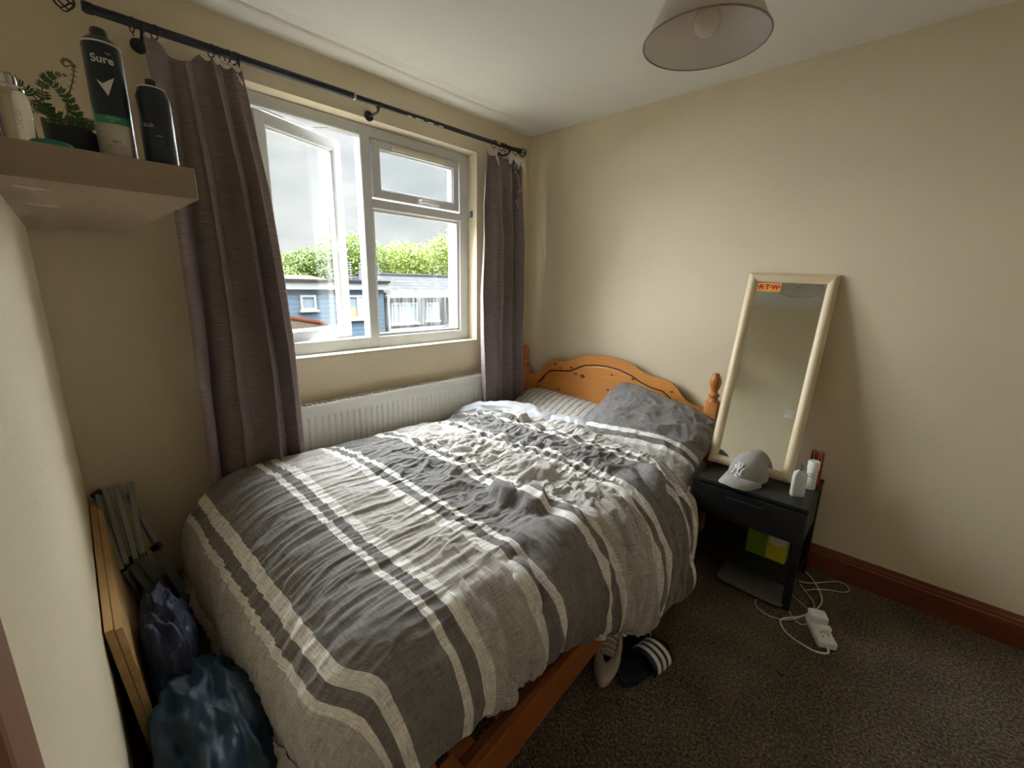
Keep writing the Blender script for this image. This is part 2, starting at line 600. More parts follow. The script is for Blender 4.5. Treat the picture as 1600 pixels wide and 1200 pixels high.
def tube(bm, pts, r, seg=8, closed=False, caps=True):
    pts = [Vector(p) for p in pts]
    n = len(pts)
    rs = r if isinstance(r, (list, tuple)) else [r] * n
    rings = []
    prev = None
    for i, p in enumerate(pts):
        if closed:
            d = pts[(i + 1) % n] - pts[(i - 1) % n]
        else:
            d = pts[min(i + 1, n - 1)] - pts[max(i - 1, 0)]
        d.normalize()
        if prev is None:
            s = d.cross(Vector((0, 0, 1)))
            if s.length < 1e-3:
                s = d.cross(Vector((1, 0, 0)))
        else:
            s = prev - d * prev.dot(d)
        s.normalize()
        prev = s
        t = d.cross(s)
        rings.append([bm.verts.new(p + (s * math.cos(2 * PI * k / seg) + t * math.sin(2 * PI * k / seg)) * rs[i]) for k in range(seg)])
    m = n if closed else n - 1
    for i in range(m):
        a, b = rings[i], rings[(i + 1) % n]
        for k in range(seg):
            l = (k + 1) % seg
            bm.faces.new((a[k], a[l], b[l], b[k]))
    if not closed and caps:
        bm.faces.new(rings[0])
        bm.faces.new(rings[-1])
    return bm


def catmull(P, sub=8):
    P = [Vector(p) for p in P]
    out = []
    for i in range(len(P) - 1):
        p0 = P[max(i - 1, 0)]
        p1, p2 = P[i], P[i + 1]
        p3 = P[min(i + 2, len(P) - 1)]
        for k in range(sub):
            t = k / sub
            out.append(0.5 * ((2 * p1) + (p2 - p0) * t + (2 * p0 - 5 * p1 + 4 * p2 - p3) * t * t + (3 * p1 - p0 - 3 * p2 + p3) * t ** 3))
    out.append(P[-1])
    return out


def extrude_poly(bm, pts, lo, hi, axis='y'):
    """pts = 2D outline, extruded from lo to hi along the axis"""
    def mk(p, t):
        if axis == 'y':
            return (p[0], t, p[1])
        if axis == 'x':
            return (t, p[0], p[1])
        return (p[0], p[1], t)
    a = [bm.verts.new(mk(p, lo)) for p in pts]
    b = [bm.verts.new(mk(p, hi)) for p in pts]
    bm.faces.new(a)
    bm.faces.new(b)
    n = len(pts)
    for i in range(n):
        j = (i + 1) % n
        bm.faces.new((a[i], a[j], b[j], b[i]))
    return bm


def grid_mesh(name, P, mat, parent=None, uv=None, smooth=True, closed_u=False):
    """P: array (nu, nv, 3)"""
    nu, nv = P.shape[:2]
    idx = np.arange(nu * nv).reshape(nu, nv)
    if closed_u:
        ia = idx
        ib = np.roll(idx, -1, 0)
        a, b, c, d = ia[:, :-1], ib[:, :-1], ib[:, 1:], ia[:, 1:]
    else:
        a, b, c, d = idx[:-1, :-1], idx[1:, :-1], idx[1:, 1:], idx[:-1, 1:]
    F = np.stack([a, b, c, d], -1).reshape(-1, 4)
    me = bpy.data.meshes.new(name)
    me.from_pydata(P.reshape(-1, 3).tolist(), [], F.tolist())
    me.materials.append(mat)
    if uv is not None:
        lay = me.uv_layers.new(name='cloth')
        u = uv.reshape(-1, 2)[F.reshape(-1)]
        lay.data.foreach_set('uv', u.astype(np.float32).ravel())
    if smooth:
        me.shade_smooth()
    me.update()
    o = bpy.data.objects.new(name, me)
    COL.objects.link(o)
    if parent is not None:
        o.parent = parent
    return o


def text(name, body, size, M, mat, parent=None, extrude=0.0004, bold=0.0, align='CENTER'):
    cu = bpy.data.curves.new(name, 'FONT')
    cu.body = body
    cu.size = size
    cu.extrude = extrude
    cu.offset = bold
    cu.align_x = align
    cu.align_y = 'CENTER'
    cu.materials.append(mat)
    to = bpy.data.objects.new('tmp_text', cu)
    COL.objects.link(to)
    dg = bpy.context.evaluated_depsgraph_get()
    me = bpy.data.meshes.new_from_object(to.evaluated_get(dg))
    bpy.data.objects.remove(to)
    me.name = name
    if not me.materials:
        me.materials.append(mat)
    o = bpy.data.objects.new(name, me)
    COL.objects.link(o)
    if parent is not None:
        o.parent = parent
    o.matrix_local = M
    return o


def frame_matrix(origin, right, up):
    r = Vector(right).normalized()
    u = Vector(up)
    u = (u - r * u.dot(r)).normalized()
    n = r.cross(u)
    M = Matrix((r, u, n)).transposed().to_4x4()
    M.translation = origin
    return M


# ------------------------------------------------------------------ the room
H = 2.40
XR, YB = 3.30, -3.30            # far extents of the room, behind the camera


def left_wall_y(x):
    return -2.497 - 0.024 * x


struct(obj('floor', nbox((-0.02, YB, -0.12), (XR, 0.02, 0.0)), carpet_m))
struct(obj('ceiling', nbox((-0.3, YB - 0.3, H), (XR + 0.2, 0.3, H + 0.2)), ceil_m))
struct(obj('wall_head', nbox((-0.3, 0.0, -0.2), (XR + 0.2, 0.25, H + 0.02)), wall_m))
struct(obj('wall_right', nbox((XR, YB, -0.2), (XR + 0.2, 0.02, H + 0.02)), wall_m))
# window wall with its opening
WY0, WY1, WZ0, WZ1 = -1.815, -0.498, 1.012, 2.195
bm = bmesh.new()
box(bm, (-0.30, -2.9, -0.2), (0.0, WY0, H + 0.02))
box(bm, (-0.30, WY1, -0.2), (0.0, 0.02, H + 0.02))
box(bm, (-0.30, WY0 - 0.001, -0.2), (0.0, WY1 + 0.001, WZ0))
box(bm, (-0.30, WY0 - 0.001, WZ1), (0.0, WY1 + 0.001, H + 0.02))
struct(obj('wall_window', bm, wall_m))
# left wall (very slightly out of square) with a door opening
bm = bmesh.new()


def wall_piece(bm, x0, x1, z0, z1, t=0.25):
    pts = [(x0, left_wall_y(x0)), (x1, left_wall_y(x1)), (x1, left_wall_y(x1) - t), (x0, left_wall_y(x0) - t)]
    extrude_poly(bm, pts, z0, z1, 'z')


wall_piece(bm, -0.3, 1.835, -0.2, H + 0.02)
wall_piece(bm, 1.835, 2.68, 2.02, H + 0.02)
wall_piece(bm, 2.68, XR + 0.2, -0.2, H + 0.02)
struct(obj('wall_left', bm, wall_m))
# ceiling plaster ridge running beside the window wall
bm = bmesh.new()
pr = [(0.0, H + 0.01), (0.13, H + 0.01), (0.15, H - 0.002), (0.18, H - 0.007), (0.22, H - 0.002), (0.25, H + 0.01)]
extrude_poly(bm, pr, -2.49, -0.01, 'y')
struct(obj('trim_1', bm, ceil_m, smooth=True, auto=40))
# skirting
prof = [(0, 0), (-0.018, 0), (-0.018, 0.098), (-0.0145, 0.108), (-0.0145, 0.116), (-0.010, 0.124), (-0.008, 0.136), (0, 0.138)]
bm = extrude_poly(bmesh.new(), prof, 0.005, XR - 0.005, 'x')
struct(obj('baseboard_head', bm, skirt_m))
bm = bmesh.new()
extrude_poly(bm, [(0, 0), (0.018, 0), (0.018, 0.10), (0.008, 0.136), (0, 0.138)], -2.48, -0.02, 'y')
struct(obj('baseboard_window', bm, skirt_m))
bm = bmesh.new()
extrude_poly(bm, [(XR, 0), (XR - 0.018, 0), (XR - 0.018, 0.10), (XR - 0.008, 0.136), (XR, 0.138)], -2.56, -0.02, 'y')
struct(obj('baseboard_right', bm, skirt_m))
bm = bmesh.new()
extrude_poly(bm, [(0.02, left_wall_y(0.02) + 0.018), (1.82, left_wall_y(1.82) + 0.018), (1.82, left_wall_y(1.82)), (0.02, left_wall_y(0.02))], 0, 0.136, 'z')
struct(obj('baseboard_left', bm, skirt_m))
# door in the left wall, brown architrave
brown_m = wood('door_frame_wood', (0.20, 0.085, 0.045), (0.30, 0.14, 0.08), axis='Z', rough=0.4, knots=False)
cream_m = plain('door_cream_paint', (0.62, 0.56, 0.47), 0.5, noise_amt=0.04)
door = thing('door_1', 'door', 'door', (1.835, 0, 0))
del door['label'], door['category']
struct(door)
bm = bmesh.new()
yw = left_wall_y(1.9) - 0.002
for x0, x1 in ((-0.008, 0.062), (0.783, 0.853)):
    box(bm, (x0, yw - 0.012, 0), (x1, yw + 0.012, 2.08), 0.004)
box(bm, (-0.008, yw - 0.0115, 2.012), (0.853, yw + 0.0125, 2.085), 0.004)
obj('architrave', bm, brown_m, door)
bm = nbox((0.066, yw - 0.05, 0.006), (0.78, yw - 0.012, 2.008), 0.002)
dp = obj('door_leaf', bm, cream_m, door)
bm = bmesh.new()
lathe(bm, [(0.0, 0.05), (0.02, 0.046), (0.026, 0.03), (0.016, 0.016), (0.01, 0.0)], 20, Matrix.Translation((0.72, yw - 0.012, 1.0)) @ Matrix.Rotation(-PI / 2, 4, 'X'))
obj('door_knob', bm, chrome_m, dp, True, 40)
# wall socket on the left wall (seen in the mirror) 
sk = thing('light_switch', 'white light switch plate on the left wall, reflected in the mirror', 'switch', (1.765, left_wall_y(1.765) + 0.006, 1.32))
obj('plate', nbox((-0.043, -0.005, -0.043), (0.043, 0.005, 0.043), 0.003), sock_m, sk)
for dx in (-0.014, 0.014):
    obj('switch', nbox((dx - 0.006, 0.004, 0.008), (dx + 0.006, 0.008, 0.026), 0.001), white_m, sk)

# ------------------------------------------------------------------ the window
win = thing('window_1', 'w', 'w')
del win['label'], win['category']
struct(win)
XF0, XF1 = -0.15, -0.085        # frame depth
bm = bmesh.new()
fw = 0.058
box(bm, (XF0, WY0, WZ0), (XF1, WY0 + fw, WZ1), 0.006)
box(bm, (XF0, WY1 - fw - 0.012, WZ0), (XF1, WY1, WZ1), 0.006)
box(bm, (XF0, WY0, WZ1 - fw), (XF1 - 0.001, WY1, WZ1), 0.006)
box(bm, (XF0, WY0, WZ0), (XF1 - 0.001, WY1, WZ0 + fw + 0.012), 0.006)
box(bm, (XF0, -1.246, WZ0 + 0.01), (XF1 + 0.004, -1.188, WZ1 - 0.01), 0.007)
box(bm, (XF0, -1.20, 1.785), (XF1 + 0.002, WY1 - 0.03, 1.835), 0.007)
obj('window_frame', bm, upvc_m, win)
# glazing beads and panes
def ring_frame(bm, y0, y1, z0, z1, x0, x1, w, bev=0.004):
    box(bm, (x0, y0, z0), (x1, y0 + w, z1), bev)
    box(bm, (x0, y1 - w, z0), (x1, y1, z1), bev)
    box(bm, (x0, y0 + w * 0.6, z0), (x1 - 0.0007, y1 - w * 0.6, z0 + w), bev)
    box(bm, (x0, y0 + w * 0.6, z1 - w), (x1 - 0.0007, y1 - w * 0.6, z1), bev)


bm = bmesh.new()
ring_frame(bm, -1.19, -0.566, 1.080, 1.788, -0.128, -0.100, 0.018)
obj('glazing_bead', bm, upvc_m, win)
obj('window_pane', nbox((-0.122, -1.178, 1.09), (-0.116, -0.578, 1.78)), streak_m, win)
# fanlight
fl = obj('fanlight_sash', (lambda b: (ring_frame(b, -1.182, -0.582, 1.842, 2.135, -0.128, -0.076, 0.046, 0.006), b)[1])(bmesh.new()), upvc_m, win)
bm = bmesh.new()
ring_frame(bm, -1.142, -0.622, 1.882, 2.095, -0.118, -0.086, 0.012, 0.002)
obj('glazing_bead', bm, upvc_m, fl)
obj('window_pane', nbox((-0.108, -1.136, 1.888), (-0.103, -0.628, 2.088)), pane_m, fl)
vent_m = plain('trickle_vent_cream', (0.72, 0.69, 0.56), 0.4)
bm = nbox((-0.078, -1.06, 2.100), (-0.062, -0.70, 2.122), 0.003)
box(bm, (-0.078, -1.05, 2.090), (-0.066, -0.71, 2.101), 0.002)
obj('trickle_vent', bm, vent_m, fl)
bm = bmesh.new()
box(bm, (-0.082, -0.905, 1.846), (-0.064, -0.870, 1.872), 0.004)
tube(bm, catmull([(-0.07, -0.89, 1.862), (-0.05, -0.885, 1.860), (-0.043, -0.85, 1.856), (-0.045, -0.80, 1.850), (-0.048, -0.762, 1.848)], 5), [0.009] * 5 + [0.0085] * 5 + [0.008] * 5 + [0.006] * 6, 10)
obj('window_handle', bm, white_m, fl, True, 40)
# side-hung sash, open outwards
sash = bpy.data.objects.new('opening_sash', None)
COL.objects.link(sash)
sash.parent = win
sash.location = (-0.11, -1.752, 0)
sash.rotation_euler = (0, 0, R(19.0))
SW = 0.500
bm = bmesh.new()
ring_frame(bm, 0.0, SW, 1.078, 2.128, -0.030, 0.026, 0.058, 0.007)
obj('sash_frame', bm, upvc_m, sash)
bm = bmesh.new()
ring_frame(bm, 0.050, SW - 0.050, 1.128, 2.078, -0.018, 0.016, 0.014, 0.002)
obj('glazing_bead', bm, upvc_m, sash)
obj('window_pane', nbox((-0.004, 0.058, 1.138), (0.002, SW - 0.058, 2.07)), pane_m, sash)
bm = bmesh.new()
box(bm, (0.022, SW - 0.045, 1.555), (0.036, SW - 0.012, 1.580), 0.003)
tube(bm, catmull([(0.03, SW - 0.03, 1.568), (0.052, SW - 0.03, 1.566), (0.056, SW - 0.05, 1.562), (0.054, SW - 0.12, 1.560)], 5), 0.008, 10)
obj('window_handle', bm, white_m, sash, True, 40)
bm = bmesh.new()
bar(bm, (-0.11, -1.70, 2.135), (-0.20, -1.47, 2.135), 0.012, 0.004)
bar(bm, (-0.11, -1.40, 2.136), (-0.20, -1.47, 2.137), 0.012, 0.004)
obj('friction_stay', bm, chrome_m, win)
# sill board inside
sill = nbox((-0.086, WY0 + 0.002, WZ0 - 0.004), (0.0, WY1 - 0.002, WZ0 + 0.006), 0.002)
o = obj('window_sill', sill, plain('sill_paint', (0.72, 0.66, 0.52), 0.5), win)
tg = thing('tag_fastener', 'small blue plastic clip stuck to the right window reveal', 'clip', (-0.05, WY1 - 0.004, 1.835))
obj('clip', nbox((-0.012, -0.006, -0.02), (0.012, 0.004, 0.02), 0.003), plain('blue_grey_plastic', (0.10, 0.17, 0.24), 0.4), tg)

# ------------------------------------------------------------------ radiator
rad = thing('radiator', 'white panel radiator under the window behind the bed', 'radiator', (0, 0, 0))
ys0, ys1, zr0, zr1 = -2.02, -0.527, 0.20, 0.792
n = int((ys1 - ys0 - 0.05) / 0.0335)
pts = []
yy = ys0 + 0.022
prof = []
for i in range(n):
    y0 = ys0 + 0.03 + i * 0.0335
    prof += [(y0, 0.0), (y0 + 0.006, 0.0), (y0 + 0.012, -0.007), (y0 + 0.022, -0.007), (y0 + 0.028, 0.0)]
prof = [(ys0, -0.004), (ys0 + 0.006, 0.0)] + prof + [(ys1 - 0.006, 0.0), (ys1, -0.004)]
XP = 0.098
rows = [(zr0, 0.0, -0.008), (zr0 + 0.006, 0.0, 0.0), (zr0 + 0.045, 0.0, 0.0), (zr0 + 0.062, 1.0, 0.0), (zr1 - 0.075, 1.0, 0.0), (zr1 - 0.055, 0.0, 0.0), (zr1 - 0.006, 0.0, 0.0), (zr1, 0.0, -0.008)]
G = np.array([[(XP + (d * k) + off, y, z) for (z, k, off) in rows] for (y, d) in prof])
fp = grid_mesh('front_panel', G, rad_m, rad, smooth=False)
bm = bmesh.new()
box(bm, (0.028, ys0 + 0.004, zr0 + 0.004), (0.034, ys1 - 0.004, zr1 - 0.004))
obj('rear_panel', bm, rad_m, rad)
for ye in (ys0, ys1 - 0.004):
    obj('side_panel', nbox((0.026, ye, zr0 + 0.02), (XP - 0.002, ye + 0.004, zr1 + 0.001), 0.001), rad_m, rad)
bm = bmesh.new()
for i in range(60):
    y = ys0 + 0.01 + i * (ys1 - ys0 - 0.02) / 59
    box(bm, (0.034, y - 0.003, zr1 - 0.006), (XP - 0.01, y + 0.003, zr1 - 0.001))
box(bm, (0.034, ys0 + 0.004, zr1 - 0.006), (0.042, ys1 - 0.004, zr1))
box(bm, (XP - 0.014, ys0 + 0.004, zr1 - 0.006), (XP - 0.004, ys1 - 0.004, zr1 + 0.001))
obj('top_grille', bm, rad_m, rad)
for y in (-1.85, -0.72):
    obj('wall_bracket', nbox((0.001, y - 0.02, zr0 + 0.05), (0.028, y + 0.02, zr1 - 0.08)), rad_m, rad)

# ------------------------------------------------------------------ curtain pole
XPOLE, ZP = 0.100, 2.235
pole = thing('curtain_pole', 'black metal curtain pole on brackets above the window', 'curtain pole', (0, 0, 0))


def pz(y):
    return 2.236 + (y + 1.2) * 0.012


bm = tube(bmesh.new(), [(XPOLE, y, pz(y)) for y in (-2.27, -1.8, -1.36)], 0.0145, 20)
obj('rod', bm, rod_m, pole, True, 40)
bm = tube(bmesh.new(), [(XPOLE, y, pz(y)) for y in (-1.37, -0.8, -0.22)], 0.0115, 20)
obj('inner_rod', bm, rod_m, pole, True, 40)
bm = lathe(bmesh.new(), [(0.0150, -0.006), (0.0162, 0.0), (0.0150, 0.006)], 20, Matrix.Translation((XPOLE, -1.362, pz(-1.36))) @ Matrix.Rotation(PI / 2, 4, 'X'))
obj('collar', bm, alu_m, pole, True)


def cage(parent, y, s):
    bm = bmesh.new()
    z = pz(y)
    for k in range(7):
        a0 = 2 * PI * k / 7
        P = []
        for i in range(13):
            t = i / 12
            a = a0 + t * 1.6
            r = 0.026 * math.sin(PI * t) ** 0.8 + 0.003
            P.append((XPOLE + r * math.cos(a), y + s * (t * 0.052), z + r * math.sin(a)))
        tube(bm, P, 0.0024, 6)
    lathe(bm, [(0.0, 0.0), (0.017, 0.0), (0.017, 0.02), (0.0, 0.02)], 16, Matrix.Translation((XPOLE, y - s * 0.02 * (1 if s > 0 else 0) + (0.0 if s > 0 else 0.02), z)) @ Matrix.Rotation(-PI / 2, 4, 'X'))
    return obj('cage_finial', bm, rod_m, parent, True, 50)


cage(pole, -0.205, 1)
cage(pole, -2.285, -1)
for yb in (-2.125, -1.235, -0.30):
    bm = bmesh.new()
    z = pz(yb)
    zw = z - 0.03
    lathe(bm, [(0.0, 0.0), (0.024, 0.0), (0.024, 0.004), (0.018, 0.008), (0.0, 0.008)], 20, Matrix.Translation((0.0, yb, zw)) @ Matrix.Rotation(PI / 2, 4, 'Y'))
    tube(bm, catmull([(0.004, yb, zw), (0.05, yb, zw - 0.002), (0.085, yb, z - 0.03), (XPOLE, yb, z - 0.016)], 5), 0.006, 10)
    tube(bm, [(XPOLE + 0.017 * math.cos(a), yb, z + 0.017 * math.sin(a)) for a in [PI * (0.9 + 1.2 * i / 12) for i in range(13)]], 0.005, 8)
    obj('bracket', bm, rod_m, pole, True, 45)
# worn white patches where the black has peeled
random.seed(4)
for y, l in ((-0.415, 0.028), (-1.00, 0.05), (-0.93, 0.035), (-1.06, 0.03), (-0.86, 0.03)):
    tb = bmesh.new()
    a = -0.2 if y == -0.415 else -1.1
    ys = [y + l * (i / 6 - 0.5) for i in range(7)]
    vs = []
    for j in range(4):
        vs.append([tb.verts.new((XPOLE + 0.0121 * math.cos(a + j * 0.14), q, pz(q) + 0.0121 * math.sin(a + j * 0.14))) for q in [yq + random.uniform(-.003, .003) for yq in ys]])
    for j in range(3):
        for i in range(6):
            tb.faces.new((vs[j][i], vs[j][i + 1], vs[j + 1][i + 1], vs[j + 1][i]))
    obj('peeled_patch', tb, tape_m, pole, True)

ring_proto = None


def add_ring(y, tilt, where):
    global ring_proto
    z = pz(y)
    if ring_proto is None:
        bm = bmesh.new()
        tube(bm, [(0.0215 * math.cos(a), 0, -0.007 + 0.0215 * math.sin(a)) for a in [2 * PI * i / 24 for i in range(24)]], 0.0022, 6, closed=True)
        r = thing('curtain_ring', 'x', 'curtain ring', (XPOLE, y, z))
        obj('hoop', bm, rod_m, r, True)
        bm = bmesh.new()
        tube(bm, [(0, 0, -0.029), (0, 0, -0.04)] , 0.0018, 6)
        obj('eyelet', bm, rod_m, r, True)
        ring_proto = r
    else:
        r = copy_tree(ring_proto)
    r.location = (XPOLE, y, z)
    r.rotation_euler = (0, 0, tilt)
    tag(r, *where)
    return r


LG = ('thin black curtain ring in the cluster above the left curtain', 'curtain ring', 'rings bunched over the left curtain')
RG = ('thin black curtain ring in the cluster above the right curtain', 'curtain ring', 'rings bunched over the right curtain')
add_ring(-2.150, 0.2, ('black curtain ring hooked over the far left wall bracket', 'curtain ring'))
add_ring(-2.090, 0.35, ('lone black curtain ring just right of the left wall bracket', 'curtain ring'))
for y, t in ((-1.925, 0.3), (-1.900, -0.3), (-1.872, 0.25), (-1.852, 0.5), (-1.835, -0.2)):
    add_ring(y, t, LG)
for y, t in ((-0.445, 0.2), (-0.375, 0.4), (-0.345, -0.3), (-0.245, 0.3)):
    add_ring(y, t, RG)


# ------------------------------------------------------------------ curtains
def curtain(label, yl, yr, top, x_mid, amp, phase, nfold, z_bot, nu=150, nv=120, gather=None):
    """yl, yr: functions of height fraction (0 bottom, 1 top); top: function of w giving the top edge height"""
    P = np.zeros((nu, nv, 3))
    for i in range(nu):
        w = i / (nu - 1)
        zt = top(w)
        for j in range(nv):
            f = j / (nv - 1)
            z = z_bot + (zt - z_bot) * f
            h = (z - z_bot) / (2.2 - z_bot)
            a, b = yl(h), yr(h)
            ph = 2 * PI * nfold * w + phase + 0.55 * math.sin(2 * PI * w * 2.3 + 1.5 * h) + 0.35 * math.sin(3.1 * h + 6 * w)
            am = amp(h) * (0.55 + 0.45 * math.sin(5.3 * w + 1.1 * h + phase) ** 2)
            x = x_mid(h) + am * math.sin(ph) + 0.25 * am * math.sin(2.3 * ph + 1.0)
            y = a + (b - a) * (w + 0.048 * math.sin(2 * ph + 0.6) * (1.15 - h) * min(1, 8 * w, 8 * (1 - w)))
            x += 0.005 * noise.noise(Vector((w * 7, h * 9, phase)))
            y += 0.004 * noise.noise(Vector((w * 9 + 4, h * 6, phase)))
            P[i, j] = (x, y, z)
    o = grid_mesh('curtain', P, curtain_m)
    md = o.modifiers.new('thickness', 'SOLIDIFY')
    md.thickness = 0.003
    tag(o, label, 'curtain', 'curtains on the pole')
    return o


def lerp_tab(tab):
    xs = [t[0] for t in tab]
    ys = [t[1] for t in tab]
    return lambda h: float(np.interp(h, xs, ys))


# left: hangs from hooks at the two ends of its top edge, sagging between
def top_left(w):
    if w < 0.10:
        return 2.198 - 0.05 * math.sin(PI * min(1, w / 0.10)) * 0.2
    if w < 0.55:
        t = (w - 0.10) / 0.45
        return 2.198 - 0.030 * math.sin(PI * t) * 1.6
    t = (w - 0.55) / 0.45
    return 2.196 - 0.016 * abs(math.sin(PI * 4 * t)) - 0.010 * t


cl = curtain('brown-mauve curtain hanging at the left of the window, bunched', lerp_tab([(0, -2.14), (0.25, -2.145), (0.65, -2.13), (0.95, -2.125), (1, -2.125)]),
             lerp_tab([(0, -1.748), (0.5, -1.762), (0.8, -1.79), (0.93, -1.82), (1, -1.835)]), top_left,
             lerp_tab([(0, 0.155), (0.3, 0.165), (0.5, 0.175), (0.75, 0.150), (1, 0.105)]), lerp_tab([(0, 0.060), (0.4, 0.070), (0.7, 0.062), (0.95, 0.028), (1, 0.012)]), 0.6, 3.3, 0.03)


def top_right(w):
    return 2.188 - 0.018 * abs(math.sin(PI * 2.6 * w)) - 0.05 * max(0, w - 0.8) * 5 * 0.6


cr = curtain('brown-mauve curtain hanging at the right of the window, by the corner', lerp_tab([(0, -0.54), (0.3, -0.585), (0.6, -0.595), (0.85, -0.565), (1, -0.51)]),
             lerp_tab([(0, -0.185), (0.4, -0.20), (0.8, -0.19), (1, -0.19)]), top_right,
             lerp_tab([(0, 0.150), (0.3, 0.165), (0.75, 0.15), (1, 0.105)]), lerp_tab([(0, 0.060), (0.6, 0.062), (0.9, 0.038), (1, 0.020)]), 2.2, 3.2, 0.03)


def heading(parent, y0, y1, z0, droop, x=0.120, seed=1):
    """white heading tape flopping over the top edge"""
    nu, nv = 16, 7
    P = np.zeros((nu, nv, 3))
    for i in range(nu):
        w = i / (nu - 1)
        for j in range(nv):
            f = j / (nv - 1)
            P[i, j] = (x + 0.010 * f + 0.010 * math.sin(9 * w + seed) * f, y0 + (y1 - y0) * w + 0.006 * math.sin(7 * f + seed), z0 - f * droop * (0.65 + 0.45 * math.sin(5 * w + seed * 2)) - 0.012 * math.sin(PI * w))
    o = grid_mesh('heading_tape', P, tape_m, parent)
    o['label'] = 'white pleated heading tape'
    md = o.modifiers.new('thickness', 'SOLIDIFY')
    md.thickness = 0.002
    return o


heading(cl, -1.915, -1.880, 2.205, 0.030, 0.108, 1)
heading(cl, -1.872, -1.832, 2.200, 0.060, 0.106, 2)
heading(cr, -0.475, -0.440, 2.200, 0.075, 0.128, 2)
heading(cr, -0.290, -0.195, 2.200, 0.105, 0.134, 4)
heading(cr, -0.345, -0.315, 2.200, 0.045, 0.130, 3)
# gathered frill down the loose edge of the right curtain
nu, nv = 60, 6
P = np.zeros((nu, nv, 3))
for i in range(nu):
    t = i / (nu - 1)
    for j in range(nv):
        f = j / (nv - 1)
        P[i, j] = (0.150 + 0.008 * math.sin(26 * t + 2 * f), -0.290 + 0.045 * math.sin(2.6 * t) * 1.0 - 0.028 * f * (1 + 0.35 * math.sin(31 * t)), 2.15 - 0.27 * t - 0.008 * math.sin(21 * t) * f)
o = grid_mesh('gathered_edge', P, curtain_m, cr)
o.modifiers.new('thickness', 'SOLIDIFY').thickness = 0.002


# ------------------------------------------------------------------ bed
bed = thing('bed', 'orange pine bed frame with arched headboard under the striped bedding', 'bed', (0, 0, 0))
PX0, PX1 = 0.071, 1.451


def post(x):
    y = -0.062
    bm = bmesh.new()
    box(bm, (x - 0.034, y - 0.034, 0.0), (x + 0.034, y + 0.034, 0.79), 0.004)
    prof = [(0.0, 0.785), (0.030, 0.79), (0.026, 0.800), (0.0215, 0.806), (0.0215, 0.812), (0.029, 0.818), (0.029, 0.828), (0.020, 0.836), (0.0165, 0.846), (0.020, 0.856), (0.027, 0.872), (0.0305, 0.890), (0.030, 0.908), (0.025, 0.924), (0.019, 0.933), (0.017, 0.940), (0.013, 0.946), (0.0, 0.949)]
    lathe(bm, prof, 28, Matrix.Translation((x, y, 0)), close=False)
    return obj('bed_post', bm, pinez_m, bed, True, 35)


post(PX0)
post(PX1)
OUT = [(0.10, 0.742), (0.151, 0.742), (0.19, 0.752), (0.225, 0.776), (0.262, 0.822), (0.299, 0.850), (0.34, 0.866), (0.379, 0.873), (0.43, 0.872), (0.479, 0.880), (0.52, 0.900), (0.557, 0.919), (0.567, 0.926), (0.63, 0.942), (0.706, 0.951), (0.765, 0.953), (0.824, 0.951), (0.88, 0.944), (0.938, 0.931), (0.98, 0.917), (0.990, 0.908), (1.028, 0.889), (1.08, 0.874), (1.133, 0.868), (1.18, 0.862), (1.212, 0.850), (1.253, 0.820), (1.289, 0.777), (1.32, 0.755), (1.354, 0.745), (1.42, 0.742)]
ox = np.array([p[0] for p in OUT])
oz = np.array([p[1] for p in OUT])
XS = np.linspace(0.10, 1.42, 180)


def outer(x):
    return float(np.interp(x, ox, oz))


INN = [(0.197, 0.688), (0.215, 0.700), (0.245, 0.725), (0.275, 0.765), (0.315, 0.796), (0.40, 0.806), (0.483, 0.814), (0.54, 0.842), (0.60, 0.872), (0.70, 0.888), (0.78, 0.890), (0.87, 0.882), (0.96, 0.858), (1.02, 0.828), (1.09, 0.806), (1.17, 0.795), (1.215, 0.765), (1.26, 0.712), (1.29, 0.690), (1.307, 0.680)]
ix = np.array([p[0] for p in INN])
iz = np.array([p[1] for p in INN])
ZB = 0.30
# backing board
pts = [(x, outer(x) - 0.004) for x in XS]
bm = extrude_poly(bmesh.new(), [(0.10, ZB)] + pts + [(1.42, ZB)], -0.055, -0.040, 'y')
obj('headboard_back', bm, groove_m, bed)
# front surround as a ring following both contours
XI = np.linspace(0.197, 1.307, 180)
inner_pts = [(x, float(np.interp(x, ix, iz))) for x in XI]


def prism_between(top, bot, y0, y1):
    bm = bmesh.new()
    n = len(top)
    V = [[bm.verts.new((p[0], y, p[1])) for p in L] for y in (y0, y1) for L in (top, bot)]
    for i in range(n - 1):
        bm.faces.new((V[0][i], V[0][i + 1], V[1][i + 1], V[1][i]))
        bm.faces.new((V[2][i], V[2][i + 1], V[3][i + 1], V[3][i]))
        bm.faces.new((V[0][i], V[0][i + 1], V[2][i + 1], V[2][i]))
        bm.faces.new((V[1][i], V[1][i + 1], V[3][i + 1], V[3][i]))
    for e in (0, -1):
        bm.faces.new((V[0][e], V[2][e], V[3][e], V[1][e]))
    return bm


xo = np.interp(np.linspace(0, 1, 180), [0, 1], [0.10, 1.42])
top = [(float(x), outer(x)) for x in np.interp(np.linspace(0, 1, 180), [0, .02, .98, 1], [0.197, 0.215, 1.29, 1.307])]
bm = prism_between(top, inner_pts, -0.066, -0.053)
box(bm, (0.10, -0.066, ZB), (0.197, -0.053, 0.742))
box(bm, (1.307, -0.066, ZB), (1.42, -0.053, 0.742))
tmpt = [(float(x), outer(x)) for x in np.linspace(0.10, 0.197, 14)]
merge(bm, prism_between(tmpt, [(x, 0.742 - 0.001) for x, _ in tmpt], -0.066, -0.053))
tmpt = [(float(x), outer(x)) for x in np.linspace(1.307, 1.42, 14)]
merge(bm, prism_between(tmpt, [(x, 0.742 - 0.001) for x, _ in tmpt], -0.066, -0.053))
obj('headboard_surround', bm, pine_m, bed, True, 30)
